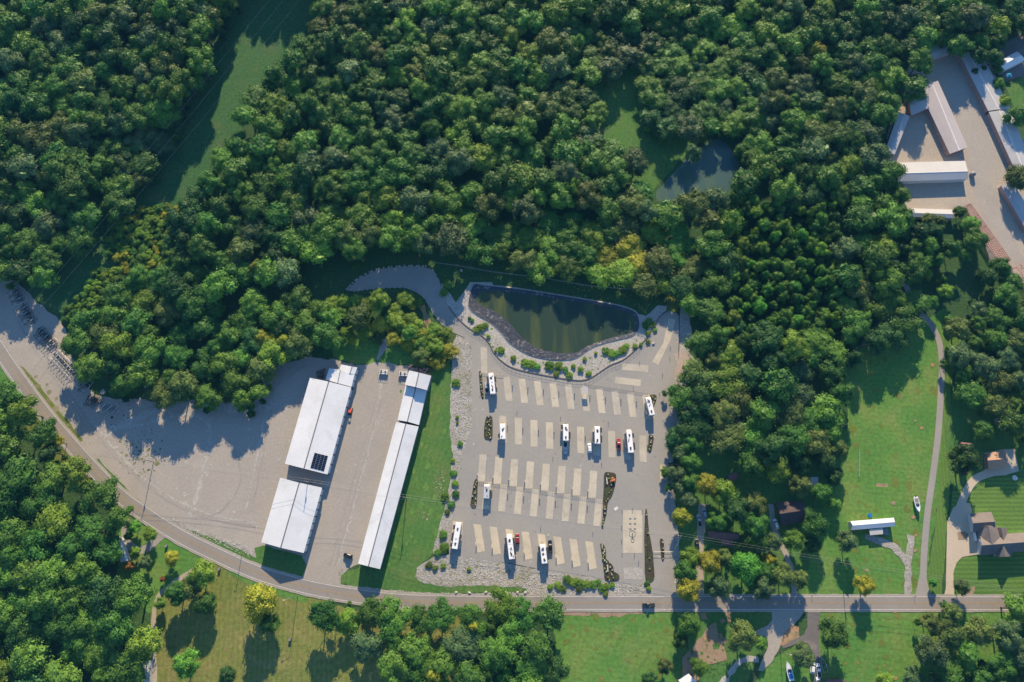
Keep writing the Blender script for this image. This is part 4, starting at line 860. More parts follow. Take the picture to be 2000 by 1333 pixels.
# dark jeep with open top on the gravel
jp = car('black open-topped car alone on the gravel between the white buildings', 680.5, 1086, 75, 'car_black', 'jeep')
MB().tube((-.7, -.3, 1.0), (-.7, -.3, 2.1), .05, 5).build('antenna', M['steel_d'], jp)
# boats
def boat(label, px, py, head, L=6.5, deck='car_white', cover=None, z=.75):
    t = thing('boat', label, 'boat', G(px, py), R_(head)); W = L*.17; s = []
    for u, wf, zl, zh in ((-.5, .82, .3, .85), (-.2, 1, .1, .9), (.1, .97, .05, .95), (.3, .72, .12, 1.02), (.42, .4, .3, 1.08), (.5, .05, .7, 1.15)):
        hw = W*wf; y = u*L; s.append([(0, y, z+zl-.1), (hw*.75, y, z+zl+.1), (hw, y, z+zh), (hw*.9, y, z+zh+.03), (-hw*.9, y, z+zh+.03), (-hw, y, z+zh), (-hw*.75, y, z+zl+.1)])
    MB().loft(s).build('hull', M[deck], t)
    MB().box((0, -L*.17, z+.97), (W*1.45, L*.42, .06)).build('cockpit', M[cover or 'wall_g'], t)
    MB().loft([[(-W*.7, L*.06, z+.98), (W*.7, L*.06, z+.98), (W*.5, L*.14, z+.98), (-W*.5, L*.14, z+.98)], [(-W*.6, L*.03, z+1.4), (W*.6, L*.03, z+1.4), (W*.4, L*.06, z+1.4), (-W*.4, L*.06, z+1.4)]]).build('windscreen', M['glass'], t)
    for x in (-W*.35, W*.35): MB().box((x, -L*.08, z+1.12), (.45, .45, .3)).build('seat', M['rv_side'], t)
    MB().box((0, -L*.5-.2, z+.75), (.4, .5, .7)).build('outboard_motor', M['steel_d'], t)
    mb = MB()
    for x in (-W*.5, W*.5): mb.tube((x, -L*.45, .45), (x, L*.2, .45), .08, 4); mb.tube((x, L*.2, .45), (0, L*.55, .45), .07, 4); mb.tube((x, -L*.2, .45), (x, -L*.2, z+.25), .07, 4); mb.tube((x, L*.1, .45), (x, L*.1, z+.2), .07, 4)
    mb.build('cradle', M['steel'], t)
    for x in (-W*.9, W*.9): wheel(t, x, -L*.15, .32, .2)
    return t
boat('white boat on the grass beside the long grey lane', 1788, 985.5, 183, 7.0)
boat('white sailing boat with a blue cover on the bottom lawn', 1539.5, 1311, 8, 7.6, 'car_white', 'blue')
def pontoon(label, px, py, head):
    t = thing('pontoon_boat', label, 'boat', G(px, py), R_(head))
    for x in (-.85, .85): MB().tube((x, -2.1, .8), (x, 2.0, .8), .3, 10).build('float_tube', M['alu'], t)
    MB().box((0, 0, 1.15), (2.3, 4.4, .12)).build('deck', M['rv_side'], t)
    mb = MB()
    for a, b in (((-1.1, -2.1), (1.1, -2.1)), ((1.1, -2.1), (1.1, 2.1)), ((1.1, 2.1), (-1.1, 2.1)), ((-1.1, 2.1), (-1.1, -2.1))): mb.tube((*a, 1.8), (*b, 1.8), .05, 4)
    for x in (-1.1, 1.1):
        for y in (-2.1, 0, 2.1): mb.tube((x, y, 1.2), (x, y, 1.8), .05, 4)
    mb.build('railing', M['alu'], t)
    for (x, y) in ((-.5, 1.2), (.5, 1.2), (.2, -.9)): MB().box((x, y, 1.45), (.6, .7, .5)).build('seat', M['topper'], t)
    for x in (-.9, .9): wheel(t, x, -.3, .3, .2)
    return t
pontoon('white pontoon boat on the gravel north of the two white rows', 750, 728, 85)
pontoon('small grey boat parked against the west wall of the tall white bay', 788, 731.5, 88)
# empty boat trailers
def trailer(label, group, L=6.2, mat='steel'):
    t = thing('boat_trailer', label, 'boat trailer', (0, 0, 0), 0, group); h = L/2
    mb = MB()
    for s_ in (-1, 1):
        mb.tube((s_*.95, -h, .55), (s_*.95, .1, .55), .07, 4); mb.tube((s_*.95, .1, .55), (0, h-1, .55), .07, 4)
    mb.tube((0, h-1.2, .55), (0, h, .5), .07, 4)
    for y, w_ in ((-h, .95), (-h*.5, .95), (0, .95), (h*.35, .5)): mb.tube((-w_, y, .55), (w_, y, .55), .06, 4)
    mb.build('frame', M[mat], t)
    for s_ in (-1, 1):
        MB().box((s_*.5, -.9, .8), (.14, 2.8, .1)).build('bunk', M['topper'], t)
        wheel(t, s_*1.1, -1.1, .33, .2)
        MB().box((s_*1.1, -1.1, .74), (.28, .95, .05)).build('fender', M[mat], t)
    mb = MB(); mb.tube((0, h-.9, .5), (0, h-.9, 1.3), .06, 4); mb.box((0, h-.9, 1.3), (.3, .3, .15)); mb.build('winch_post', M['steel_d'], t)
    mb = MB(); mb.tube((.15, h-.4, .1), (.15, h-.4, .9), .04, 4); mb.build('jack', M['steel_d'], t)
    return t
TR = [((15, 548), 1, 2, 118, 'steel', 'silver boat trailer alone at the top of the trailer yard row'),]
GA = 'empty boat trailers parked at the forest edge'
protoA = trailer('x', GA); protoB = trailer('x', GA, 5.6, 'steel_d')
spots = []
def row(x0, y0, x1, y1, n, ang, kind, lab):
    for k in range(n):
        t = k/max(1, n-1); spots.append((x0+(x1-x0)*t, y0+(y1-y0)*t, ang+random.Random(int(x0)+k).uniform(-5, 5), kind[k % len(kind)], lab))
row(17, 549, 17, 549, 1, 118, 'A', ('silver boat trailer standing alone at the north end of the trailer rows', None))
row(29, 570, 38, 592, 5, 125, 'AB', ('boat trailer in the shaded first cluster of the trailer yard', 'shaded first cluster of boat trailers'))
row(45, 604, 60, 630, 6, 128, 'BAB', ('dark boat trailer in the shaded second cluster of the trailer yard', 'shaded second cluster of boat trailers'))
row(77, 650, 103, 678, 8, 140, 'BBAB', ('boat trailer in the sunlit middle cluster of the trailer yard', 'sunlit middle cluster of boat trailers'))
row(107, 697, 142, 735, 8, 142, 'A', ('silver boat trailer in the line below the middle cluster', 'silver boat trailers below the middle cluster'))
row(157, 752, 169, 758, 3, 145, 'AB', ('boat trailer in the group of three near the lower forest edge', 'three boat trailers near the lower forest edge'))
row(174, 783, 190, 788, 4, 140, 'B', ('dark boat trailer in the forest shadow above the lone pair', 'dark boat trailers in the forest shadow'))
spots.append((205, 800, 135, 'A', ('left trailer of the lone silver pair at the gravel corner', None)))
spots.append((218, 803, 140, 'A', ('right trailer of the lone silver pair at the gravel corner', None)))
usedA = usedB = False
for (x, y, a, k, lab) in spots:
    if k == 'A': o = copy_tree(protoA) if usedA else protoA; usedA = True
    else: o = copy_tree(protoB) if usedB else protoB; usedB = True
    o.location = G(x, y); o.rotation_euler = (0, 0, R_(a)); o.scale = (1.25, 1.25, 1.25); o['label'] = lab[0]
    if lab[1]: o['group'] = lab[1]
    elif 'group' in o: del o['group']
tz = trailer('silver ladder-like boat trailer on the grass beside the black driveway', None, 7.5)
tz.location = G(1607, 1295); tz.rotation_euler = (0, 0, R_(10))

# ------------------------------------------------------------------ planting beds, walls, fences, fittings
def bed(label, z, px, sc_, org, smooth=3):
    pts = [(org[0]+x/sc_, org[1]+y/sc_) for x, y in px]
    c = sum((G(x, y) for x, y in pts), Vector())/len(pts)
    t = thing('planting_bed', label, 'planting bed', c)
    w3 = crom([G(x, y, 0) for x, y in pts], smooth, True)
    MB().prism([(p.x, p.y) for p in w3], .10, .36).build('mulch', M['mulch'], t, True)
    mb = MB()
    for i in range(len(w3)):
        a, b = w3[i], w3[(i+1) % len(w3)]; mb.tube((a.x, a.y, .2), (b.x, b.y, .2), .12, 4)
    mb.build('border', M['wallc'], t, True)
    return pts
o1 = (1160, 900)
BEDS = []
BEDS.append(('the tall curved mulch bed with the orange ornament', bed('tall curved mulch bed with an orange ornament east of the pads', 0, [(105, 130), (150, 118), (215, 135), (215, 220), (180, 350), (140, 410), (122, 540), (85, 670), (78, 650), (95, 520), (93, 400), (100, 250)], 5.125, o1)))
BEDS.append(('the guitar-shaped mulch bed at the south edge', bed('guitar-shaped mulch bed with yellow flowers at the lot south edge', 0, [(65, 835), (95, 840), (118, 900), (120, 980), (150, 1010), (190, 1060), (200, 1110), (245, 1140), (248, 1190), (180, 1205), (112, 1190), (100, 1090), (85, 990), (75, 900)], 5.125, o1)))
BEDS.append(('the long mulch bed beside the entrance lane', bed('long narrow mulch bed between the large pad and the entrance lane', 0, [(515, 505), (530, 510), (548, 700), (575, 850), (597, 1050), (597, 1190), (518, 1190), (508, 900), (505, 750)], 5.125, o1)))
BEDS.append(('the slim bed in the entrance gateway', bed('slim planted bed in the middle of the entrance gateway', 0, [(660, 792), (690, 792), (700, 870), (700, 985), (680, 990), (668, 900)], 5.125, o1)))
BEDS.append(('the mulch bed left of the grey-roofed camper', bed('narrow mulch bed with a row of yellow flowers left of the grey-roofed camper', 0, [(600, 430), (628, 440), (625, 520), (610, 720), (552, 718), (560, 640), (580, 510)], 5.557, (820, 860))))
BEDS.append(('the oval mulch bed left of the second row', bed('oval mulch bed with flowers at the left end of the second pad row', 0, [(150, 90), (205, 100), (212, 250), (205, 385), (150, 392), (110, 370), (105, 260), (125, 130)], 6.667, (930, 800))))
BEDS.append(('the very thin bed left of the top left camper', bed('very thin flower bed left of the top left camper', 0, [(215, 350), (270, 390), (290, 600), (330, 1000), (300, 1050), (255, 950), (225, 600)], 13.33, (920, 700))))
BEDS.append(('the small bed beside the top right camper', bed('small round-topped flower bed beside the top right camper', 0, [(1235, 880), (1340, 880), (1345, 960), (1310, 1060), (1270, 1080), (1245, 1000)], 9.52, (1140, 680))))
BEDS.append(('the small wedge bed at the right end of the second row', bed('small wedge-shaped flower bed at the right end of the second row', 0, [(1050, 745), (1083, 760), (1075, 820), (1062, 875), (1042, 860), (1045, 800)], 3.92, (1000, 660))))
def clump(kind):
    t = thing('flower_clump', 'x', 'flowers', (0, 0, 0)); rg = random.Random(hash(kind) % 97 if False else len(kind)*7)
    mb = MB(); mg = MB()
    for i in range(26):
        a = rg.random()*6.28; r = .42*math.sqrt(rg.random()); z = .3+.28*(1-r/.5); x, y = r*math.cos(a), r*math.sin(a)
        mb.ico((x, y, z), .10+.06*rg.random(), i, .3, .6, 1)
        a2 = rg.random()*6.28; r2 = .5*math.sqrt(rg.random()); mg.tube((r2*math.cos(a2)*.5, r2*math.sin(a2)*.5, .1), (r2*math.cos(a2), r2*math.sin(a2), .42), .03, 3, .09)
    mb.build('blossoms', M[kind], t); mg.build('leaves', M['leaf_mid'], t)
    return t
protos = {}
rg = random.Random(11)
nflo = {0: 14, 1: 22, 2: 5, 3: 4, 4: 11, 5: 12, 6: 9, 7: 7, 8: 5}
for bi, (bl_, pts) in enumerate(BEDS):
    xs = [p[0] for p in pts]; ys = [p[1] for p in pts]; n = nflo[bi]; placed = []
    tries = 0
    while len(placed) < n and tries < 2000:
        tries += 1
        x = rg.uniform(min(xs), max(xs)); y = min(ys)+(max(ys)-min(ys))*((len(placed)+.5+rg.uniform(-.4, .4))/n)
        if not inpoly(x, y, pts) or any(math.hypot(x-a, y-b) < 2.0 for a, b in placed): continue
        if not (inpoly(x-1, y, pts) and inpoly(x+1, y, pts)) and tries < 1500: continue
        placed.append((x, y))
        kd = 'flower_y' if rg.random() < .65 else 'flower_w'
        if kd not in protos: protos[kd] = o = clump(kd)
        else: o = copy_tree(protos[kd])
        p = G(x, y); o.location = (p.x, p.y, .36); s = rg.uniform(.6, 1.0); o.scale = (s, s, s)
        cn = 'yellow' if kd == 'flower_y' else 'cream'
        tag(o, '%s flower clump in %s' % (cn, bl_), 'flowers', '%s flowers in %s' % (cn, bl_))
orn = clump('flower_o'); p = G(1195.5, 938); orn.location = (p.x, p.y, .36); orn.scale = (3, 2.4, 2.2)
tag(orn, 'large orange-red bush in the tall curved mulch bed', 'flowers')
bench = []
for (x, y, a, l, lab) in ((1185, 940, 3, 3.2, 'white bench in the upper part of the tall curved mulch bed'), (1186.5, 1110, 0, 3.0, 'pale bench in the guitar-shaped mulch bed')):
    t = thing('bench', lab, 'bench', G(x, y)+Vector((0, 0, .36)), R_(90+a))
    MB().box((0, 0, .45), (l, .5, .08)).build('seat', M['wall_w'], t); MB().box((0, .25, .7), (l, .06, .4)).build('backrest', M['wall_w'], t)
    for s_ in (-1, 1): MB().box((s_*l*.4, 0, .22), (.1, .45, .42)).build('leg', M['steel_d'], t)
# retaining wall + rail curve round the pond bank
WL = [(877, 600), (893, 621), (915, 641), (940, 656), (955, 671), (965, 690), (985, 710), (1010, 722), (1060, 733), (1120, 743), (1145, 742), (1160, 735), (1190, 715), (1222, 700), (1262, 662), (1285, 624), (1302, 608)]
def fence(label, px, step, h, name='fence', rail='post', post='post', low=None, rr=.035, rails=(1.0,), pr=.05, cat='fence', n=5, maxp=95):
    c = crom([G(x, y, .08) for x, y in px], n)
    t = thing(name, label, cat, c[len(c)//2])
    if low:
        l, r = [], []
        for i, p in enumerate(c):
            d = (c[min(i+1, len(c)-1)]-c[max(i-1, 0)]).normalized(); nn = Vector((-d.y, d.x, 0)); l.append(p+nn*.2); r.append(p-nn*.2)
        MB().prism([(p.x, p.y) for p in l+r[::-1]], 0.0, low[0]).build('wall_base', M[low[1]], t, True)
    z0 = low[0] if low else 0
    mb = MB()
    for k in rails:
        for i in range(len(c)-1): mb.tube(c[i]+Vector((0, 0, z0+h*k)), c[i+1]+Vector((0, 0, z0+h*k)), rr, 4)
    mb.build('rail', M[rail], t, True)
    L = [0]
    for i in range(len(c)-1): L.append(L[-1]+(c[i+1]-c[i]).length)
    m_ = min(int(L[-1]/step), maxp); j = 0
    for k in range(m_+1):
        s_ = L[-1]*k/m_
        while j < len(L)-2 and L[j+1] < s_: j += 1
        p = c[j].lerp(c[j+1], (s_-L[j])/max(1e-6, L[j+1]-L[j]))
        MB().tube((p.x, p.y, z0*.5), (p.x, p.y, z0+h), pr, 5).build('post', M[post], t, True)
    return t
fence('curved retaining wall with a railing between the lot and the pond bank', WL, 2.2, 1.1, 'retaining_wall', low=(.35, 'wallc'), rails=(1.0, .5), cat='wall')
fence('low post and rail barrier at the north end of the first pad row', [(1143, 750), (1160, 753), (1200, 759), (1265, 769)], .85, .75, 'rail_fence', 'conc_d', 'post', rr=.03, pr=.10, n=2)
fence('short post and rail barrier beside the top left camper', [(938, 729), (952, 730), (968, 732), (984, 734)], 1.1, .75, 'rail_fence', 'conc_d', 'post', rr=.05, pr=.07, n=2)
fence('low post and rail barrier between the third and fourth pad rows', [(933, 941), (1000, 950), (1080, 963), (1177, 977)], .95, .75, 'rail_fence', 'conc_d', 'post', rr=.03, pr=.10, n=2)
fence('thin wire fence along the forest edge north of the pond', [(850, 515), (900, 522), (970, 534), (1060, 545), (1150, 560), (1240, 567), (1306, 567)], 4, 1.6, 'wire_fence', 'steel', 'post', rr=.03, rails=(1.0, .5), pr=.05)
fence('fence running down the east side of the pond lawn to the lot', [(1306, 567), (1305, 585), (1303, 612)], 2, 1.6, 'wire_fence', 'steel_d', 'steel_d', rr=.05, rails=(1.0, .6, .2), pr=.07)
fence('dark fence along the lot north-east corner', [(1326, 610), (1326, 650), (1325, 690)], 2, 1.5, 'wire_fence', 'steel_d', 'steel_d', rr=.05, rails=(1.0, .6, .2), pr=.07)
fence('thin wire fence across the shaded lawn south of the white rows', [(760, 1112), (800, 1125), (840, 1135), (880, 1148)], 3, 1.5, 'wire_fence', 'post', 'post', rr=.025, rails=(1.0, .5), pr=.05)
fence('entrance gate arms across the entrance lane', [(1275, 1078), (1292, 1078), (1316, 1078)], 4.5, 1.2, 'gate', 'alu', 'steel_d', rr=.06, rails=(1.0, .4), pr=.12, cat='gate', n=2)
fence('white rail fence on the shaded edge of the long lawn', [(1677, 880), (1677, 905), (1676, 930)], 2.4, 1.2, 'rail_fence', 'wall_w', 'wall_w', rr=.04, rails=(1.0, .5), pr=.06)
# pavilion frame pergola on a row-one pad
pg = thing('pergola', 'small grey-roofed shelter over the fifth pad of the first row', 'shelter', G(1143, 765))
q = [G(1137.5, 754.5, 2.6), G(1148, 755.5, 2.6), G(1149, 769, 2.6), G(1139, 768.5, 2.6)]
MB().slab(q, .08).build('canopy', M['roof_gb'], pg, True)
for c in q: MB().tube((c.x, c.y, 0), (c.x, c.y, 2.5), .06, 5).build('post', M['wall_w'], pg, True)
# utility pedestals
pd = thing('utility_pedestal', 'x', 'utility post'); MB().box((0, 0, .6), (.34, .28, 1.2)).build('cabinet', M['post'], pd); MB().loft([[(-.2, -.17, 1.2), (.2, -.17, 1.2), (.2, .17, 1.2), (-.2, .17, 1.2)], [(-.14, -.1, 1.32), (.14, -.1, 1.32), (.14, .1, 1.32), (-.14, .1, 1.32)]]).build('cap', M['alu'], pd)
first = True
PR = [('first row', [(1002+30.25*i-1, 754+3.9*i) for i in range(9)]), ('second row', [(990+30.4*i+1, 832+4.27*i) for i in range(10)]), ('third row', [(932+30.85*i, 929+4.55*i) for i in range(8)]), ('fourth row', [(961+31*i, 960+4.75*i) for i in range(8)]), ('bottom row', [(930.5+31.2*i, 1067+4.8*i) for i in range(8)])]
for nm, lst in PR:
    for (x, y) in lst:
        o = pd if first else copy_tree(pd); first = False
        o.location = G(x, y)+Vector((0, 0, .13)); tag(o, 'slim dark utility pedestal beside a pad of the %s' % nm, 'utility post', 'utility pedestals of the %s' % nm)
bl = thing('bollard', 'x', 'bollard'); MB().tube((0, 0, 0), (0, 0, .9), .12, 8).build('post', M['steel_d'], bl); MB().tube((0, 0, .9), (0, 0, 1.0), .15, 8, .05).build('cap', M['alu'], bl)
first = True
for (x, y, lab) in [(1215, 996, 'the large pad'), (1235, 994, 'the large pad'), (1254, 996, 'the large pad'), (1214, 1027, 'the large pad'), (1214, 1054, 'the large pad'), (1215, 1080, 'the large pad'), (1239, 1082, 'the large pad'), (1247, 1096, 'the large pad'), (1095, 815, 'the lot lanes'), (1188, 825, 'the lot lanes'), (1080, 893, 'the lot lanes'), (1175, 905, 'the lot lanes'), (1010, 804, 'the lot lanes'), (1056, 1029, 'the lot lanes'), (1158, 1039, 'the lot lanes'), (1294, 731, 'the lot lanes'), (1308, 699, 'the lot lanes'), (1249, 708, 'the lot lanes'), (1309, 678, 'the lot lanes'), (1288, 768, 'the lot lanes'), (1237, 757, 'the lot lanes')]:
    o = bl if first else copy_tree(bl); first = False
    o.location = G(x, y)+Vector((0, 0, .13)); tag(o, 'short dark bollard standing at %s' % lab if 'large' in lab else 'short dark marker post out on %s' % lab, 'bollard', 'bollards round the large pad' if 'large' in lab else 'marker posts on the lot lanes')
# dump station fittings
ds = thing('dump_station', 'dark drain kerb with a hose post in the middle of the large pad', 'drain', G(1235, 1043)+Vector((0, 0, .17)))
mb = MB()
for i in range(20):
    a, b = 2*math.pi*i/20, 2*math.pi*(i+1)/20; mb.tube((1.5*math.cos(a), 1.5*math.sin(a), .05), (1.5*math.cos(b), 1.5*math.sin(b), .05), .06, 4)
mb.build('drain_ring', M['wallc'], ds); MB().box((0, 0, .5), (.35, .35, 1.0)).build('hose_post', M['steel_d'], ds)
for (x, y, lab) in ((1231, 1013, 'upper left'), (1240, 1013, 'upper right'), (1231, 1023, 'middle left'), (1240, 1023, 'middle right'), (1231, 1033, 'lower left'), (1240, 1033, 'lower right')):
    o = MB().box((0, 0, .06), (1.0, .5, .08)).build('drain_cover', M['wall_g']); o.location = G(x, y)+Vector((0, 0, .17)); tag(o, '%s grey drain cover of the six on the large pad' % lab, 'drain cover')
o = MB(); 
for i in range(16):
    a, b = 2*math.pi*i/16, 2*math.pi*(i+1)/16; o.tube((.8*math.cos(a), .8*math.sin(a), .05), (.8*math.cos(b), .8*math.sin(b), .05), .06, 4)
o = o.build('manhole_ring', M['wallc']); o.location = G(1235.5, 1056)+Vector((0, 0, .17)); tag(o, 'round manhole ring on the large pad below the hose post', 'manhole')
o = MB().box((0, 0, .03), (2.0, 1.4, .05), R_(35)).build('plywood_sheet', M['rv_side']); o.location = G(1203, 994)+Vector((0, 0, .15)); tag(o, 'pale board lying alone on the lot left of the large pad', 'board')
# fixed garden things
o = thing('trampoline', 'small round pale trampoline on the striped lawn', 'trampoline', G(1980, 934)); MB().tube((0, 0, .7), (0, 0, .76), 1.25, 20).build('mat', M['rv_side'], o)
for k in range(6): MB().tube((1.2*math.cos(k*1.047), 1.2*math.sin(k*1.047), 0), (1.2*math.cos(k*1.047), 1.2*math.sin(k*1.047), .7), .04, 5).build('leg', M['steel'], o)
o = thing('paddling_pool', 'small bright blue pool behind the mobile home', 'pool', G(1698.5, 1007)); MB().tube((0, 0, 0), (0, 0, .5), 1.0, 18).build('pool_wall', M['teal'], o); MB().tube((0, 0, .5), (0, 0, .52), .9, 18).build('water', M['blue'], o)
o = thing('canopy_tent', 'small teal canopy beside the white-roofed house', 'canopy', G(1966, 152)); MB().loft([[(-1.5, -1.5, 2), (1.5, -1.5, 2), (1.5, 1.5, 2), (-1.5, 1.5, 2)], [(-.1, -.1, 2.7), (.1, -.1, 2.7), (.1, .1, 2.7), (-.1, .1, 2.7)]]).build('canopy', M['teal'], o)
for x in (-1.4, 1.4):
    for y in (-1.4, 1.4): MB().tube((x, y, 0), (x, y, 2), .05, 5).build('leg', M['steel'], o)
mbx = thing('mailbox', 'x', 'mailbox'); MB().box((0, 0, .55), (.12, .12, 1.1)).build('post', M['wood'], mbx); MB().loft([[(-.12, -.28, 1.1), (.12, -.28, 1.1), (.12, .28, 1.1), (-.12, .28, 1.1)], [(-.08, -.28, 1.36), (.08, -.28, 1.36), (.08, .28, 1.36), (-.08, .28, 1.36)]]).build('box', M['steel_d'], mbx)
first = True
for (x, y, lab) in ((1785, 1165, 'dark mailbox at the mouth of the grey lane'), (1831, 1167, 'dark mailbox on the lawn right of the grey lane'), (1584.5, 1164, 'dark mailbox at the shaded drive opposite the black driveway'), (403, 1094, 'small mailbox by the farm track')):
    o = mbx if first else copy_tree(mbx); first = False; o.location = G(x, y); tag(o, lab, 'mailbox')
for (x, y, lab) in ((326, 1067, 'dark round barrel shrub pot on the lawn by the road bend'), (429, 1112, 'dark barrel near the olive field corner'), (567, 1249, 'dark bale ring standing in the olive field')):
    o = thing('barrel', lab, 'barrel', G(x, y)); MB().tube((0, 0, 0), (0, 0, 1.1), .6, 12).build('barrel_body', M['post'], o); MB().tube((0, 0, 1.1), (0, 0, 1.16), .62, 12).build('lid', M['wall_g'], o)
# boulders
bproto = [MB().ico((0, 0, .35), 1.0, 40+k, .18, .6, 2).mesh('boulder') for k in range(3)]
for b in bproto: b.materials.append(M['rock'])
def boulder(x, y, r, label, group=None):
    o = bpy.data.objects.new('boulder', bproto[int(x) % 3]); COL.objects.link(o); o.location = G(x, y); o.scale = (r, r*.8, r*.8); o.rotation_euler = (0, 0, x)
    tag(o, label, 'boulder', group)
for (x, y) in ((891, 1158), (917, 1158.5), (949, 1157.5), (971, 1158), (989, 1158), (1011, 1158), (1026, 1158)): boulder(x, y, .75, 'pale boulder in the line on the verge north of the road', 'boulder line north of the road')
for k in range(26):
    t = k/25; c = crom([Vector((678, 566, 0)), Vector((700, 545, 0)), Vector((740, 527, 0)), Vector((790, 521, 0)), Vector((832, 521, 0))], 10); p = c[int(t*(len(c)-1))]
    boulder(p.x, p.y-1, .62, 'white kerb stone along the outer edge of the curved drive', 'kerb stones of the curved drive')
for k in range(16):
    t = k/15; c = crom([Vector((692, 570, 0)), Vector((740, 564, 0)), Vector((790, 563, 0)), Vector((818, 574, 0))], 10); p = c[int(t*(len(c)-1))]
    boulder(p.x, p.y, .4, 'small kerb stone along the inner edge of the curved drive', 'inner kerb stones of the curved drive')
boulder(901, 529, .9, 'single pale boulder on the dark grass north of the pond')
boulder(1276, 672, .9, 'single white boulder behind the retaining wall near the diagonal pad')
# loose stones
def stones(name, label, polys, n, r0, r1, seed):
    mb = MB(); rg = random.Random(seed)
    bm = bmesh.new(); bmesh.ops.create_icosphere(bm, subdivisions=1, radius=1.0)
    bv = [v.co.copy() for v in bm.verts]; bf = [tuple(v.index for v in f.verts) for f in bm.faces]; bm.free()
    for pl in polys:
        xs = [p[0] for p in pl]; ys = [p[1] for p in pl]; k = 0; area = 0
        for i in range(len(pl)): area += pl[i-1][0]*pl[i][1]-pl[i][0]*pl[i-1][1]
        cnt = int(abs(area)/2*n)
        while k < cnt:
            x, y = rg.uniform(min(xs), max(xs)), rg.uniform(min(ys), max(ys))
            if not inpoly(x, y, pl): continue
            k += 1; p = G(x, y); r = rg.uniform(r0, r1)**1.0; b = len(mb.v); a = rg.random()*6.28; ca, sa_ = math.cos(a), math.sin(a); sx, sy, sz = r*rg.uniform(.7, 1.3), r*rg.uniform(.6, 1), r*rg.uniform(.4, .8)
            for v in bv:
                X, Y, Z = v.x*sx*rg.uniform(.85, 1.15), v.y*sy, v.z*sz; mb.v.append((p.x+X*ca-Y*sa_, p.y+X*sa_+Y*ca, .1+Z))
            for f in bf: mb.f.append(tuple(b+i for i in f))
    o = mb.build(name, M['rock']); tag(o, label, 'stones', kind='stuff')
RB1 = [(882, 672), (892, 655), (912, 662), (922, 680), (922, 835), (907, 875), (897, 920), (889, 985), (880, 1035), (871, 1078), (852, 1088), (848, 1075), (860, 1030), (872, 985), (882, 945), (886, 900), (882, 850), (881, 800), (883, 740)]
RB2 = [(846, 1090), (878, 1087), (960, 1099), (1060, 1117), (1110, 1125), (1160, 1130), (1200, 1144), (1268, 1144), (1269, 1164), (1040, 1164), (1028, 1150), (960, 1142), (880, 1144), (832, 1140), (814, 1126), (817, 1110), (830, 1100)]
RB3 = [(1304, 942), (1310, 942), (1322, 1000), (1327, 1100), (1327, 1166), (1319, 1166), (1319, 1100), (1313, 1000)]
RB4 = [(1307, 905), (1313, 905), (1327, 830), (1338, 760), (1352, 702), (1347, 694), (1331, 740), (1321, 780), (1313, 840)]
stones('riprap_stones', 'pale broken riprap stones on the banks round the parking lot', [RB1, RB2, RB3, RB4], .085, .13, .34, 5)
stones('riprap_stones', 'rough stone edging beside the road and the gravel lot', [[(334, 1012), (380, 1036), (430, 1052), (470, 1064), (498, 1083), (490, 1090), (430, 1064), (380, 1046)], [(664, 1144), (760, 1152), (840, 1159), (1030, 1158), (1030, 1164), (840, 1165), (760, 1158), (664, 1149)]], .12, .15, .35, 6)
stones('pond_bank_stones', 'scattered small stones on the pale bank between the wall and the pond', [[(905, 640), (935, 625), (960, 640), (990, 690), (1040, 708), (1110, 712), (1160, 695), (1230, 668), (1258, 655), (1220, 695), (1160, 730), (1120, 738), (1060, 728), (990, 708), (962, 680)]], .03, .15, .3, 7)

# ------------------------------------------------------------------ poles and wires
def pole(label, px, py, h, arms=True, name='utility_pole', cat='utility pole', ang=0, r=.17):
    top = G(px, py, h); t = thing(name, label, cat, (top.x, top.y, 0), R_(ang))
    MB().tube((0, 0, 0), (0, 0, h), r, 8, r*.7).build('pole', M['wood'], t)
    if arms:
        MB().box((0, 0, h-.6), (.14, 2.6, .14)).build('crossarm', M['wood'], t)
        for y in (-1.1, 0, 1.1): MB().tube((0, y, h-.5 if y else h), (0, y, h-.2 if y else h+.25), .07, 6).build('insulator', M['wall_w'], t)
        MB().tube((.25, 0, h-2.4), (.25, 0, h-1.5), .22, 8).build('transformer', M['wall_g'], t)
    return top
PL = [(277, 897, 'tall utility pole standing in the yellow weed patch of the gravel lot'), (595, 940, 'utility pole with crossarm in the gap between the two white buildings'), (787, 971, 'utility pole on the grass just east of the long narrow white building'), (1331, 1047, 'utility pole at the east edge of the entrance lane'), (1664.5, 1103, 'utility pole on the lawn south of the mobile home')]
tops = [pole(l, x, y, 11.0, ang=-8) for x, y, l in PL]
tops = [G(-150, 842, 11)]+tops+[G(2150, 1180, 11)]
def wire(label, name, pts, r, sag=.8, mat='cable', offs=(0, 0, 0)):
    mb = MB(); off = Vector(offs)
    for a, b in zip(pts[:-1], pts[1:]):
        n = 14
        for k in range(n):
            u, v = k/n, (k+1)/n; p = a.lerp(b, u)+off; q_ = b*v+a*(1-v)+off; p.z -= sag*4*u*(1-u); q_.z -= sag*4*v*(1-v); mb.tube(p, q_, r, 4)
    o = mb.build(name, M[mat]); tag(o, label, 'cable'); return o
for dy, dz, nm in ((-1.1, -.2, 'lower'), (0, .25, 'middle'), (1.1, -.2, 'upper')):
    wire('%s wire of the road-side line carried by the five wooden poles' % nm, 'overhead_wire', tops, .024, 1.0, offs=(0, dy, dz))
for k, (a, b, nm) in enumerate((((560, -44), (-60, 703), 'left'), ((598, -57), (-40, 711), 'middle'), ((625, -50), (-20, 716), 'right'))):
    wire('%s of the three cables crossing the dark grass corridor at the upper left' % nm, 'power_cable', [G(a[0], a[1], 17), G(b[0], b[1], 17)], .05, 2.5, mat='cable_d')
wire('thin service wire crossing the bottom lawn from the road', 'service_wire', [tops[4]+Vector((0, 0, -1)), G(1269, 1187, 8.5), G(1190, 1370, 7)], .04, .5)
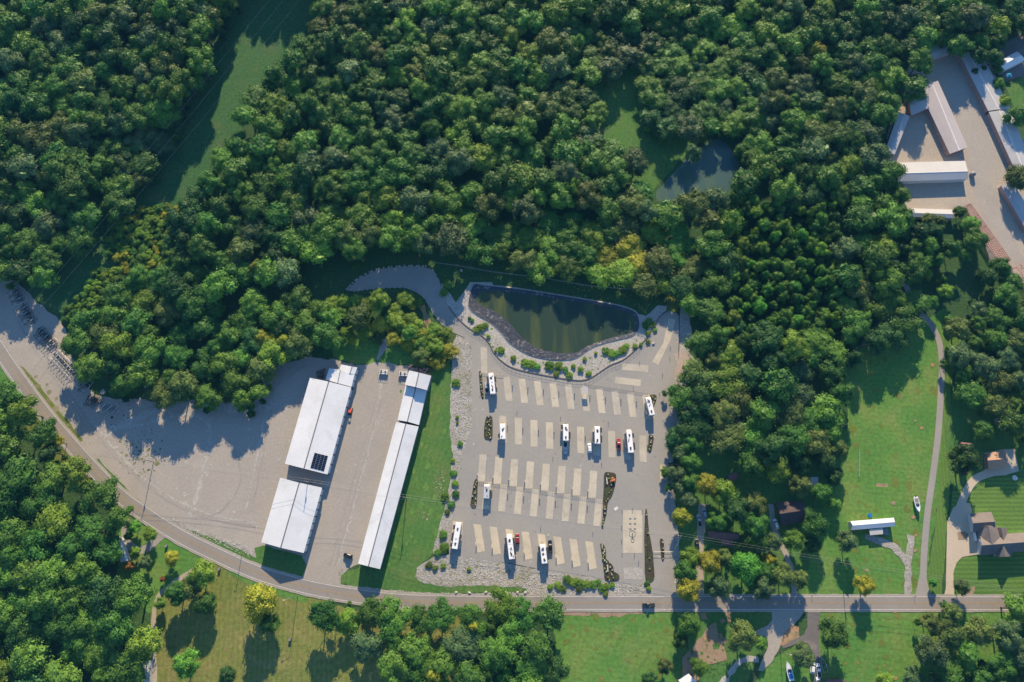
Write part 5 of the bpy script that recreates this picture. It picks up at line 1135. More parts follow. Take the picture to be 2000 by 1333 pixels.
def lamp(label, px, py, h, adx, ady):
    top = G(px, py, h); t = thing('street_lamp', label, 'street lamp', (top.x, top.y, 0))
    MB().tube((0, 0, 0), (0, 0, h), .13, 8, .09).build('pole', M['wood'], t)
    e_ = Vector((adx, ady, h+.2)); MB().tube((0, 0, h-.1), e_, .06, 6).build('arm', M['alu'], t)
    MB().loft([[(e_.x-.45, e_.y-.2, h+.1), (e_.x+.1, e_.y-.2, h+.1), (e_.x+.1, e_.y+.2, h+.1), (e_.x-.45, e_.y+.2, h+.1)], [(e_.x-.35, e_.y-.12, h+.3), (e_.x, e_.y-.12, h+.3), (e_.x, e_.y+.12, h+.3), (e_.x-.35, e_.y+.12, h+.3)]]).build('lamp_head', M['rv_side'], t)
lamp('street lamp with a long pale arm on the olive field south of the road', 567.5, 1168, 10.5, -2.8, -1.0)
lamp('short dark pole lamp on the verge at the road bend', 462, 1083, 6.5, -.5, .1)
lamp('yard lamp on the bottom lawn beside the sailing boat', 1536, 1277, 7.0, 2.0, -.5)
MBB = [(950.5, 900, 'thin light mast at the south tip of the oval mulch bed'), (1264, 1043, 'thin mast in the long mulch bed'), (853.5, 543, 'white marker post on the curved drive')]
for x, y, l in MBB:
    t = thing('light_mast', l, 'light mast', G(x, y)); MB().tube((0, 0, 0), (0, 0, 4.5), .06, 6).build('mast', M['steel_d'], t); MB().tube((0, 0, 4.5), (0, 0, 4.7), .2, 8).build('lamp_head', M['wall_w'], t)

# ------------------------------------------------------------------ trees
def crown_mesh(seed, n_lobe=15, R=5.0, H=14.0, z0=4.0, card=.47, cards=185, spread=.60, lr=(.30, .43), sparse=1.0):
    rg = random.Random(seed); zc = (H+z0)/2; V = (H-z0)/2; lobes = []
    for i in range(n_lobe):
        f = (i+.5)/n_lobe; cz = 1-1.45*f; a = i*2.399963+rg.uniform(-.5, .5); s_ = math.sqrt(max(0, 1-cz*cz)); k = spread*rg.uniform(.72, 1.25)
        r = R*rg.uniform(*lr)*(1.05 if cz > -.1 else .85)
        lobes.append((Vector((math.cos(a)*s_*R*k*1.05, math.sin(a)*s_*R*k*1.05, zc+cz*V*k*.95)), r, Vector((rg.uniform(.85, 1.2), rg.uniform(.85, 1.2), rg.uniform(.7, 1.0)))))
    for q in range(2): lobes.pop(rg.randrange(2, len(lobes)))
    lobes.append((Vector((0, 0, zc)), R*.42, Vector((1, 1, .9))))
    v, f = [], []
    bm = bmesh.new(); bmesh.ops.create_icosphere(bm, subdivisions=2, radius=1.0)
    iv = [q.co.copy() for q in bm.verts]; fi = [tuple(q.index for q in g.verts) for g in bm.faces]; bm.free()
    C0 = Vector((0, 0, zc-V*.2))
    for li, (c, r, e) in enumerate(lobes):
        b = len(v)
        for q in iv:
            n = noise.noise(Vector((q.x*1.7+li*9, q.y*1.7+seed, q.z*1.7))); k = r*(.70+.45*n)*sparse; v.append((c.x+q.x*k*e.x, c.y+q.y*k*e.y, c.z+q.z*k*e.z))
        f += [tuple(b+i for i in t) for t in fi]
        for k in range(cards):
            zz = 1-2*(k+.5)/cards; a = k*2.399963+rg.random(); s_ = math.sqrt(1-zz*zz); n = Vector((math.cos(a)*s_, math.sin(a)*s_, zz))
            if (n.z < -.35) or n.dot((c-C0).normalized() if (c-C0).length > .1 else n) < -.55: continue
            p = c+Vector((n.x*e.x, n.y*e.y, n.z*e.z))*r*(rg.uniform(.78, 1.12) if rg.random() < .9 else rg.uniform(1.1, 1.3))
            if any((p-c2).length < r2*.72 for j, (c2, r2, e2) in enumerate(lobes) if j != li): continue
            nn = (n+Vector((rg.uniform(-1, 1), rg.uniform(-1, 1), rg.uniform(-.7, 1)))*.55).normalized()
            t1 = nn.cross(Vector((rg.uniform(-1, 1), rg.uniform(-1, 1), rg.uniform(-1, 1)))).normalized(); t2 = nn.cross(t1); s0 = card*rg.uniform(.55, 1.15); b = len(v)
            for (u, w_) in ((-1, -.6), (.2, -1), (1, .3), (.3, 1), (-.8, .7)):
                q = p+t1*(u*s0*.5*rg.uniform(.7, 1.2))+t2*(w_*s0*.5*rg.uniform(.7, 1.2))+nn*rg.uniform(-.08, .08); v.append(tuple(q))
            f.append((b, b+1, b+2, b+3, b+4))
    me = bpy.data.meshes.new('crown'); me.from_pydata(v, [], f); me.update(); return me
def bare_crown(seed, mat):
    rg = random.Random(seed); mb = MB()
    def br(p, d, L, r, dep):
        q = p+d*L; mb.tube(p, q, r, 4, r*.6)
        if dep == 0: return
        for k in range(3 if dep > 1 else 4):
            nd = (d+Vector((rg.uniform(-1, 1), rg.uniform(-1, 1), rg.uniform(-.2, .7)))*.75).normalized(); br(q, nd, L*.68, r*.6, dep-1)
    for k in range(4): br(Vector((0, 0, 5+k*.7)), Vector((math.cos(k*1.6), math.sin(k*1.6), 1.1)).normalized(), 2.4, .16, 3)
    me = mb.mesh('bare_crown'); me.materials.append(M[mat]); return me
SH = [dict(seed=1), dict(seed=2, n_lobe=18, lr=(.27, .38)), dict(seed=3, n_lobe=12, lr=(.33, .48), spread=.56), dict(seed=4, n_lobe=20, lr=(.24, .34), card=.42),
      dict(seed=5, n_lobe=14, z0=2.5, lr=(.30, .42)), dict(seed=6, n_lobe=16, spread=.66, lr=(.28, .38)),
      dict(seed=17, n_lobe=22, z0=.8, lr=(.28, .38)), dict(seed=18, n_lobe=20, z0=1.0, lr=(.30, .42)), dict(seed=19, n_lobe=24, z0=.6, lr=(.25, .36), card=.42)]
base = [crown_mesh(**k) for k in SH]
CM = {}
def crown(shape, colr):
    k = (shape, colr)
    if k not in CM:
        m_ = base[shape].copy(); m_.name = 'crown'; m_.materials.clear(); m_.materials.append(M['leaf_'+colr]); CM[k] = m_
    return CM[k]
def trunk_mesh(seed, mat):
    rg = random.Random(seed); mb = MB(); p = Vector((0, 0, 0))
    rad = .30
    for k in range(5):
        q = p+Vector((rg.uniform(-.15, .15), rg.uniform(-.15, .15), 1.7)); mb.tube(p, q, rad, 7, rad*.85); p = q; rad *= .85
        if k >= 2:
            for j in range(2):
                a = rg.random()*6.28; mb.tube(p, p+Vector((math.cos(a)*2.0, math.sin(a)*2.0, 1.8)), rad*.6, 5, rad*.2)
    me = mb.mesh('trunk'); me.materials.append(M[mat]); return me
TM = [trunk_mesh(k, 'bark') for k in range(3)]+[trunk_mesh(9, 'bark_p')]
BC = bare_crown(4, 'bark_p')
CROWNOBJ = {}
def tree(pos, R, H, shape, colr, rz, label, group=None, name='broadleaf_tree', cat='tree', bare=False, sq=1.0):
    t = thing(name, label, cat, (pos.x, pos.y, 0), rz, group); s = R/5.0
    t.scale = (s, s*sq, H/14.0)
    c = link('crown', BC if bare else crown(shape, colr), t)
    link('trunk', TM[3] if bare else TM[shape % 3], t)
    if not bare: CROWNOBJ.setdefault((shape, colr), c)
    return t
def tree_px(x, y, rpx, colr, label, H=None, group=None, name='broadleaf_tree', cat='tree', shape=None, bare=False, ratio=None, sq=1.0):
    rr = rpx*mpp(x, y, 8); H = H or max(rr*1.65+1.0, 2.0); z = H*.62
    p = G(x, y, z); rr = rpx*mpp(x, y, z)
    sh = 6+(int(x*7+y*3) % 3) if shape is None else shape
    return tree(p, rr*.93, H, sh, colr, (x*13+y*7) % 6.28, label, group, name, cat, bare, sq)

LBL = {'dark': 'dark green', 'mid': 'mid green', 'light': 'light green', 'lime': 'yellowish green', 'yellow': 'yellow', 'olive': 'olive-brown', 'grey': 'grey-green', 'rust': 'rust-red', 'bright': 'bright fresh green'}
YARD = [ # x, y, r, colour, where
 (1332, 1012, 19, 'yellow', 'at the lot east edge above the gravel drive'), (1384, 948, 24, 'yellow', 'left of the small pink-roofed shed'), (1413, 962, 25, 'lime', 'just below the small pink-roofed shed'), (1440, 993, 26, 'dark', 'above the low red-brown house'), (1403, 1016, 21, 'mid', 'touching the north-west corner of the low red-brown house'),
 (1478, 985, 24, 'olive', 'between the red-brown house and the dark-roofed house'), (1478, 1022, 28, 'mid', 'east of the low red-brown house'), (1338, 1120, 24, 'mid', 'between the entrance lane and the gravel drive'), (1352, 1090, 22, 'lime', 'beside the black car on the gravel drive'), (1347, 1152, 25, 'yellow', 'at the road corner left of the gravel drive'),
 (1386, 1096, 24, 'yellow', 'right of the gravel drive, south of the low red-brown house'), (1415, 1088, 18, 'olive', 'second in the row south of the low red-brown house'), (1459, 1110, 31, 'bright', 'standing out in the garden row north of the road'), (1404, 1150, 23, 'grey', 'at the road edge right of the gravel drive'), (1490, 1150, 24, 'grey', 'at the road edge south-east of the bright green one'), (1497, 1115, 20, 'mid', 'just right of the bright green one'),
 (1530, 1122, 24, 'olive', 'beside the shaded drive near the road'), (1562, 1133, 19, 'olive', 'right of the shaded drive at the road'), (1505, 1092, 15, 'yellow', 'below the wires near the shaded drive'), (1510, 1060, 18, 'grey', 'beside the shaded drive below the white car'), (1553, 1055, 22, 'light', 'just south of the dark-roofed house'), (1590, 1025, 26, 'mid', 'east of the dark-roofed house'), (1588, 1062, 18, 'dark', 'below the one east of the dark-roofed house'),
 (1505, 878, 36, 'dark', 'high over the shaded lawn, largest there'), (1515, 915, 28, 'lime', 'with yellow tips north of the dark-roofed house'), (1562, 947, 23, 'olive', 'touching the grey-blue shed from the left'), (1606, 962, 20, 'mid', 'below the grey-blue shed'), (1630, 985, 14, 'light', 'at the left edge of the bright lawn'),
 (1655, 1055, 22, 'grey', 'half bare, left of the mobile home'), (1691, 1144, 21, 'yellow', 'at the road edge below the mobile home'), (1823, 1139, 9, 'bright', 'round and small between the two lanes by the road'), (1878, 1147, 16, 'olive', 'beside the pale driveway mouth'), (1886, 896, 32, 'dark', 'largest on the garden west of the copper-roofed garage'), (1921, 844, 21, 'mid', 'north of the copper-roofed garage'),
 (1631, 1241, 31, 'mid', 'round and solitary right of the black driveway'), (1450, 1245, 30, 'olive', 'left of the forked driveway south of the road'), (1488, 1258, 13, 'light', 'small one touching the forked driveway'), (1345, 1222, 24, 'light', 'south of the road on the patchy lawn'), (1331, 1252, 17, 'mid', 'below the one on the patchy lawn'), (1570, 1282, 23, 'grey', 'between the sailing boat and the black driveway'), (1298, 1302, 17, 'olive', 'at the right border of the wide bottom lawn'), (1268, 1330, 17, 'dark', 'cut by the bottom edge on the wide bottom lawn'), (1366, 1303, 18, 'lime', 'beside the white metal building at the bottom edge'), (1728, 1334, 20, 'lime', 'cut by the bottom edge on the right lawn'), (1787, 1328, 24, 'grey', 'at the corner of the right lawn and the bottom edge'),
 (1352, 868, 21, 'mid', 'upper one on the lot east edge beside the shaded lawn'), (1350, 905, 20, 'light', 'beside the refuse enclosure, upper one'), (1352, 940, 21, 'mid', 'beside the refuse enclosure, lower one'), (1345, 975, 18, 'grey', 'below the refuse enclosure'), (1470, 905, 27, 'mid', 'left side of the big group on the shaded lawn'), (1540, 862, 28, 'mid', 'top of the big group on the shaded lawn'), (1565, 905, 24, 'dark', 'right side of the big group on the shaded lawn'), (1612, 900, 22, 'dark', 'between the shaded lawn and the long lawn, upper one'), (1630, 930, 18, 'dark', 'between the shaded lawn and the long lawn, lower one'), (1480, 1060, 22, 'mid', 'right of the low red-brown house below the wires'), (1475, 1140, 18, 'mid', 'at the road edge below the bright green one'), (1440, 1065, 12, 'mid', 'small, beside the porch of the low red-brown house'),
 (505, 1178, 35, 'yellow', 'tall and solitary on the olive field near the road'), (527, 1218, 22, 'mid', 'touching the tall yellow one on the olive field'), (263, 1030, 13, 'bright', 'left one of the two in the loop drive'), (292, 1043, 14, 'lime', 'right one of the two in the loop drive'), (334, 1091, 15, 'yellow', 'small and round on the lawn inside the road bend'), (317, 1131, 6, 'rust', 'tiny one beside the farm track'), (254, 1106, 9, 'rust', 'at the corner of the mobile home by the loop drive'), (284, 1098, 14, 'grey', 'on the lawn south of the loop drive'), (263, 1078, 12, 'lime', 'beside the mobile home wall at the loop drive'),
 (393, 1122, 27, 'lime', 'top of the clump by the farm track'), (348, 1160, 25, 'mid', 'left of the clump by the farm track'), (372, 1148, 22, 'olive', 'middle of the clump by the farm track'), (400, 1180, 22, 'mid', 'lower right of the clump by the farm track'), (312, 1178, 12, 'light', 'small one at the bend of the farm track'), (362, 1300, 28, 'bright', 'thin and pale near the bottom of the olive field'), (442, 1321, 18, 'dark', 'round and dark at the bottom of the olive field'),
 (1990, 345, 25, 'olive', 'covering the bend of the long storage row'), (1951, 163, 12, 'bright', 'beside the teal canopy at the long storage row'), (1962, 196, 12, 'lime', 'at the edge behind the long storage row'), (1990, 225, 24, 'mid', 'behind the long storage row at the right edge'), (1876, 413, 13, 'mid', 'at the east end of the narrow cream-roofed shed'), (1815, 430, 15, 'olive', 'bushy, in front of the narrow cream-roofed shed'), (1838, 433, 14, 'olive', 'bushy, right in front of the narrow cream-roofed shed'), (1900, 440, 20, 'light', 'beside the red roof frame, upper one'), (1905, 466, 24, 'mid', 'beside the red roof frame, lower one'), (1955, 522, 24, 'mid', 'at the south end of the long red roof frame'), (1978, 550, 22, 'mid', 'below the south end of the long red roof frame'), (1930, 540, 20, 'dark', 'left of the south end of the long red roof frame'),
 (1860, 488, 22, 'mid', 'in the shaded clearing south of the cream sheds'), (1886, 500, 14, 'light', 'smaller one in the shaded clearing south of the cream sheds'), (1813, 536, 11, 'lime', 'small one in the clearing left of the dark lawn'), (1838, 545, 13, 'light', 'small one at the dark lawn'), (1850, 568, 16, 'lime', 'lower one at the dark lawn'), (1818, 590, 15, 'mid', 'at the bend of the grey lane'), (1335, 548, 15, 'grey', 'pale half-bare one at the corner of the pond lawn'),
]
for (x, y, r, c, wh) in YARD:
    small = r < 11
    tree_px(x, y, r*1.12, c, '%s %s %s' % (LBL[c], 'shrub-sized tree' if small else 'tree', wh), name='garden_tree', sq=1.0)
BARE = [(1439, 822, 20, 'grey leafless tree in the wood east of the lot'), (653, 1196, 14, 'leafless grey tree in the strip south of the road'), (760, 1225, 10, 'small dead tree in the strip south of the road'), (1105, 498, 14, 'leafless twiggy tree at the forest edge above the pond'), (1340, 800, 10, 'small dead tree at the east edge of the lot')]
BARE += [(1206, 468, 13, 'pale leafless tree among yellowish crowns at the forest middle right'), (1243, 470, 12, 'pale leafless tree right of its twin among yellowish crowns'), (1180, 258, 12, 'pale dead tree at the left side of the shaded clearing'), (1345, 390, 13, 'silvery leafless tree below the forest pond'), (1408, 870, 10, 'small leafless tree above the shaded lawn'), (1690, 672, 12, 'bare grey tree at the top of the long lawn'), (945, 492, 10, 'bare tree at the forest edge above the left pond tip')]
for x, y, r, l in BARE: tree_px(x, y, r, 'grey', l, name='dead_tree', bare=True, H=11)
# low bushes round the pond and on the banks
BL_ = {'upper left camper': (961, 752), 'lot corner by the diagonal pad': (1285, 700), 'upper left lone pad': (945, 700), 'pond left tip': (920, 580), 'pond right tip': (1248, 635), 'middle of the retaining wall': (1115, 743), 'grey shelter': (1143, 765), 'bottom of the pond': (1110, 700), 'oval mulch bed': (953, 835), 'corner motorhome': (893, 1047), 'bottom row black pickup': (1074, 1068), 'guitar-shaped bed': (1190, 1120), 'long mulch bed': (1268, 1130), 'west flower bed': (925, 965), 'slanting lower pad': (1226, 743), 'long camper in the bottom row': (997, 1068)}
BN_ = {}
def blabel(x, y, c, seg):
    D = ['right of', 'below right of', 'below', 'below left of', 'left of', 'above left of', 'above', 'above right of']
    nm = min(BL_, key=lambda k: (BL_[k][0]-x)**2+(BL_[k][1]-y)**2); dr = int(round(math.atan2(y-BL_[nm][1], x-BL_[nm][0])/(math.pi/4))) % 8
    k = BN_.get((nm, dr), 0); BN_[(nm, dr)] = k+1
    return '%s bush, %s %s the %s' % (LBL[c], ['one', 'second one', 'third one', 'fourth one', 'fifth one', 'sixth one', 'seventh one', 'eighth one'][min(k, 7)], D[dr], nm)
BUSH = [(866, 572, 13, 'mid'), (874, 556, 10, 'mid'), (938, 640, 10, 'lime'), (948, 636, 9, 'light'), (930, 644, 7, 'lime'), (954, 658, 5, 'lime'), (917, 622, 5, 'mid'), (922, 626, 4, 'mid'), (978, 684, 8, 'light'), (968, 686, 4, 'lime'), (1003, 700, 9, 'light'), (1025, 708, 9, 'lime'), (1037, 712, 11, 'lime'), (1050, 716, 9, 'bright'), (1073, 714, 10, 'mid'), (1092, 715, 10, 'lime'), (1104, 722, 8, 'bright'), (1087, 730, 6, 'lime'), (1112, 733, 8, 'lime'), (1120, 716, 6, 'lime'), (1134, 722, 9, 'light'), (1142, 702, 5, 'lime'), (1150, 730, 7, 'lime'), (1164, 690, 5, 'lime'), (1184, 686, 8, 'mid'), (1195, 691, 9, 'light'), (1206, 690, 8, 'bright'), (1216, 685, 8, 'light'), (1223, 677, 7, 'light'), (1240, 676, 7, 'light'), (1252, 673, 6, 'lime'), (1266, 668, 5, 'lime'), (1268, 627, 8, 'light'), (1275, 634, 8, 'light'), (1262, 636, 9, 'mid'), (1266, 651, 6, 'lime'), (1280, 645, 6, 'bright')]
for i, (x, y, r, c) in enumerate(BUSH):
    seg = 'west of the pond' if x < 960 else ('on the south bank of the pond' if x < 1160 else 'on the east bank of the pond')
    tree_px(x, y, r*(.8+.5*((i*37) % 10)/10), {'mid': 'light', 'light': 'lime', 'lime': 'lime', 'bright': 'bright', 'dark': 'mid', 'olive': 'olive'}[c], blabel(x, y, {'mid': 'light', 'light': 'lime', 'lime': 'lime', 'bright': 'bright', 'dark': 'mid', 'olive': 'olive'}[c], seg), H=max(1.1, r*.15), group='bushes %s' % seg, name='bush', cat='bush')
BUSH2 = [(890, 748, 9, 'lime', 0), (884, 900, 5, 'lime', 0), (899, 868, 6, 'mid', 0), (893, 815, 4, 'lime', 0), (893, 826, 3, 'light', 0), (886, 925, 7, 'mid', 0), (889, 945, 7, 'light', 0), (890, 965, 8, 'mid', 0), (869, 970, 9, 'mid', 0), (874, 1000, 6, 'olive', 0), (865, 1045, 9, 'mid', 0), (868, 1070, 10, 'light', 0), (856, 1080, 8, 'mid', 0), (882, 985, 8, 'dark', 0),
         (866, 1107, 6, 'lime', 1), (916, 1112, 4, 'lime', 1), (1108, 1133, 9, 'mid', 1), (1120, 1137, 9, 'light', 1), (1133, 1139, 8, 'lime', 1), (1145, 1142, 9, 'light', 1), (1158, 1143, 8, 'mid', 1), (1168, 1137, 6, 'mid', 1), (1175, 1148, 8, 'mid', 1), (1183, 1146, 7, 'light', 1), (1196, 1143, 6, 'lime', 1), (1090, 1144, 8, 'lime', 1), (1075, 1147, 6, 'lime', 1), (1264, 1140, 6, 'mid', 1), (1267, 1150, 5, 'light', 1), (838, 1104, 7, 'olive', 1), (850, 1110, 6, 'olive', 1), (1100, 1150, 7, 'olive', 1), (1130, 1152, 7, 'olive', 1), (1183, 1160, 6, 'lime', 1)]
for x, y, r, c, k in BUSH2:
    seg = 'on the rock bank west of the lot' if k == 0 else 'on the rock bank south of the lot'
    tree_px(x, y, r*1.15, {'mid': 'light', 'light': 'lime', 'lime': 'lime', 'bright': 'bright', 'dark': 'mid', 'olive': 'olive'}[c], blabel(x, y, {'mid': 'light', 'light': 'lime', 'lime': 'lime', 'bright': 'bright', 'dark': 'mid', 'olive': 'olive'}[c], seg), H=max(1.0, r*.15), group='bushes %s' % seg, name='bush', cat='bush')

# forest
HOLES = [
 [(1150, 130), (1266, 135), (1284, 240), (1295, 250), (1370, 250), (1410, 235), (1450, 262), (1468, 325), (1450, 365), (1365, 394), (1310, 405), (1268, 405), (1255, 370), (1205, 300), (1180, 255)],
 [(30, 25), (100, 30), (110, 50), (60, 55), (30, 45)], [(780, -10), (800, -10), (802, 28), (785, 28)],
 [(812, 592), (826, 590), (848, 640), (834, 650), (820, 625)], [(440, 570), (470, 545), (560, 560), (590, 560), (570, 590), (500, 590), (450, 640), (430, 610)],
 [(1735, 470), (1760, 510), (1785, 560), (1800, 600), (1790, 610), (1765, 565), (1730, 500)],
 [(205, 1030), (262, 1030), (275, 1120), (210, 1120)], [(827, 1235), (880, 1225), (885, 1285), (835, 1300)], [(1360, 812), (1382, 812), (1384, 842), (1362, 842)], [(270, 1285), (300, 1285), (300, 1340), (270, 1340)],
 [(740, 640), (768, 640), (768, 690), (740, 690)], [(1770, 590), (1850, 620), (1875, 700), (1870, 780), (1815, 780), (1798, 690)]]
ZN = [ # name, polygon, palette, (rmin,rmax), (hmin,hmax), spacing factor
 ('upper left wood', [(-90, -110), (480, -110), (450, -20), (424, 60), (400, 120), (350, 190), (318, 255), (280, 320), (245, 372), (180, 432), (112, 500), (75, 540), (40, 545), (-90, 530)], 'DMMMGMLOLMG', (4.6, 8.0), (17, 23), .71),
 ('central forest', [(640, -110), (2080, -110), (2080, 20), (1980, 60), (1930, 85), (1880, 92), (1842, 72), (1818, 110), (1795, 140), (1800, 175), (1770, 205), (1735, 222), (1722, 290), (1738, 318), (1740, 360), (1765, 385), (1775, 430), (1745, 455), (1760, 500), (1790, 545), (1800, 612), (1785, 655), (1720, 668), (1680, 690), (1655, 740), (1648, 830), (1600, 870), (1540, 860), (1470, 870), (1440, 862), (1400, 850), (1350, 862), (1316, 880), (1322, 800), (1340, 725), (1362, 640), (1352, 590), (1320, 556), (1240, 552), (1180, 545), (1100, 528), (1010, 508), (900, 488), (800, 478), (735, 482), (700, 492), (640, 492), (600, 505), (550, 540), (470, 560), (420, 600), (350, 590), (330, 540), (345, 500), (355, 470), (355, 400), (400, 365), (422, 305), (480, 238), (516, 168), (578, 100), (612, 40)], 'DMMMLMLLOMMTGL', (4.2, 8.0), (14, 20), .70),
 ('left wood', [(262, 535), (340, 535), (560, 560), (600, 600), (660, 620), (655, 660), (600, 682), (548, 702), (520, 726), (505, 765), (480, 782), (400, 785), (330, 780), (240, 762), (185, 742), (160, 700), (140, 650), (140, 645), (170, 615), (222, 580)], 'MMLLMTLOML', (4.2, 7.4), (11, 15.5), .71),
 ('thicket', [(600, 600), (655, 588), (700, 582), (780, 574), (820, 590), (846, 640), (880, 655), (880, 690), (868, 716), (835, 708), (800, 682), (740, 665), (680, 664), (620, 680), (600, 650)], 'TTYTTOTYLTT', (1.9, 4.2), (3.5, 7.5), .74),
 ('low brush below the power lines', [(212, 430), (258, 395), (300, 390), (345, 405), (352, 480), (330, 520), (250, 530), (205, 490)], 'TLTMTY', (1.2, 2.6), (2.0, 4.2), .75),
 ('low brush below the power lines', [(185, 520), (245, 515), (215, 575), (165, 612), (135, 640), (122, 610), (165, 560)], 'TLTM', (1.2, 2.2), (2.5, 4.5), .8),
 ('lower left wood', [(-90, 772), (20, 775), (50, 790), (88, 850), (96, 872), (122, 915), (168, 925), (186, 962), (222, 985), (232, 1040), (230, 1100), (260, 1110), (286, 1135), (296, 1175), (284, 1225), (292, 1285), (268, 1400), (-90, 1400)], 'MMLLMLDMT', (4.6, 8.4), (14, 20), .72),
 ('roadside strip', [(600, 1172), (700, 1186), (760, 1192), (850, 1192), (900, 1184), (1000, 1186), (1070, 1178), (1084, 1200), (1088, 1260), (1075, 1400), (900, 1400), (800, 1330), (720, 1280), (690, 1240), (610, 1232), (592, 1200)], 'MLTGMLMLM', (3.6, 7.4), (9, 14), .72),
 ('bottom right wood', [(1822, 1202), (1868, 1198), (1905, 1225), (1950, 1222), (1978, 1185), (2060, 1172), (2080, 1400), (1792, 1400), (1808, 1330), (1815, 1270)], 'MOGLGMO', (3.2, 6.2), (10, 15), .80),
 ('right garden', [(1858, 630), (1900, 610), (1960, 590), (1975, 560), (2060, 540), (2090, 780), (2060, 870), (1965, 860), (1958, 800), (1900, 790), (1858, 770), (1852, 700)], 'GMOGLM', (3.4, 6.4), (11, 15), .85),
 ('lane clearing', [(1765, 430), (1830, 445), (1850, 470), (1835, 505), (1800, 520), (1770, 505), (1750, 470)], 'MMLD', (3.0, 5.0), (11, 14), .85),
 ('lot edge trees', [(1322, 850), (1360, 850), (1368, 900), (1350, 935), (1345, 985), (1325, 990), (1316, 925)], 'MGTL', (2.4, 4.2), (8, 12), .8),
 ('yard lawn trees', [(1590, 868), (1640, 870), (1645, 900), (1600, 905)], 'DGO', (3.0, 5.0), (11, 14), .85),
 ('added shade wood beyond the top edge', [(430, -170), (720, -170), (720, -62), (430, -62)], 'DM', (4, 6), (20, 24), .75),  # unseen tall trees above the frame, added to shade the corridor
 ('storage row trees', [(1880, 70), (1945, 80), (1950, 110), (1925, 130), (1905, 102)], 'DM', (3, 5), (11, 14), .85)]
PC = {'B': 'bright', 'D': 'dark', 'M': 'mid', 'L': 'light', 'T': 'lime', 'Y': 'yellow', 'O': 'olive', 'G': 'grey'}
YB = [(G(x, y, 6), r*.26) for x, y, r, c, wh in YARD]
rg = random.Random(77)
cell = 8.0; grid = {}; placed = []
def near(x, y, r, fac):
    ix, iy = int(x//cell), int(y//cell)
    for a in (-2, -1, 0, 1, 2):
        for b in (-2, -1, 0, 1, 2):
            for (X, Y, R2, f2) in grid.get((ix+a, iy+b), ()):
                d = (R2+r)*min(fac, f2)
                if (X-x)**2+(Y-y)**2 < d*d: return True
    return False
def extra(zi, px, py):
    # per-place colour accents and sizes read off the photograph
    if zi == 1 and 1430 < px < 1640 and 385 < py < 660: return ('young', 'LLMTBLTM')
    if zi == 1 and 1160 < px < 1300 and 395 < py < 580: return ('', 'TYLMTOG')
    if zi == 1 and 950 < px < 1160 and 440 < py < 560: return ('', 'TLMLO')
    if zi == 1 and 1300 < px < 1500 and 350 < py < 430: return ('', 'GOGLM')
    if zi == 1 and 1170 < px < 1240 and 40 < py < 300: return ('', 'GLOM')
    return None
Yz = [(-1)]
for zi, (zn, poly, pal, rr, hh, fac) in enumerate(ZN):
    xs = [p[0] for p in poly]; ys = [p[1] for p in poly]
    cs = [G(x, y, 10) for x, y in ((min(xs), min(ys)), (max(xs), min(ys)), (max(xs), max(ys)), (min(xs), max(ys)))]
    X0, X1, Y0, Y1 = min(c.x for c in cs), max(c.x for c in cs), min(c.y for c in cs), max(c.y for c in cs)
    area = (X1-X0)*(Y1-Y0); rm = (rr[0]+rr[1])/2; tries = int(area/(rm*rm)*6)
    zc = (hh[0]+hh[1])*.5*.62
    for t in range(tries):
        u = 1-t/tries; r = rr[0]+(rr[1]-rr[0])*min(1, max(0, u*1.05+rg.uniform(-.25, .12)))
        x, y = rg.uniform(X0, X1), rg.uniform(Y0, Y1); px, py, dep = P((x, y, zc))
        if not inpoly(px, py, poly) or any(inpoly(px, py, h) for h in HOLES): continue
        ex = extra(zi, px, py); f2 = fac
        if ex and ex[0] == 'young': r = rg.uniform(2.2, 3.9)
        if near(x, y, r, f2): continue
        if 5 < zi and any((p.x-x)**2+(p.y-y)**2 < ((r+q)*.7)**2 for p, q in YB): continue
        pl = ex[1] if ex else pal
        cn = noise.noise(Vector((x*.02, y*.02, zi*5)))
        c = PC[pl[int(rg.random()*len(pl))]]
        if zi not in (3, 4) and cn > .25 and rg.random() < .35: c = 'light'
        if zi not in (3, 4) and cn < -.25 and rg.random() < .35: c = 'dark'
        h = rg.uniform(*hh)*(.82+.18*(r-rr[0])/(rr[1]-rr[0]) if rr[1] > rr[0] else 1)
        if ex and ex[0] == 'young': h = rg.uniform(10, 15)
        if zi == 1 and 880 < px < 1360 and py > 425: h = rg.uniform(8, 11.5)
        if zi == 0 and px > 320: h = rg.uniform(20, 25)
        elif zi == 0 and px > 195 and py > 240: h = rg.uniform(10, 12.5)
        if zi == 0 and px <= 195 and py > 380: h = rg.uniform(12.5, 15.5)
        if zi == 1 and 1140 < px < 1490 and 40 < py < 300: h = rg.uniform(10, 13.5)
        if zi == 1 and px > 1560 and py > 560: h = min(h, rg.uniform(11, 14))
        if zi == 1 and 1300 < px < 1480 and py > 520: h = min(h, rg.uniform(10, 13))
        grid.setdefault((int(x//cell), int(y//cell)), []).append((x, y, r, f2))
        placed.append([x, y, r, h, c, zi, px, py, dep])
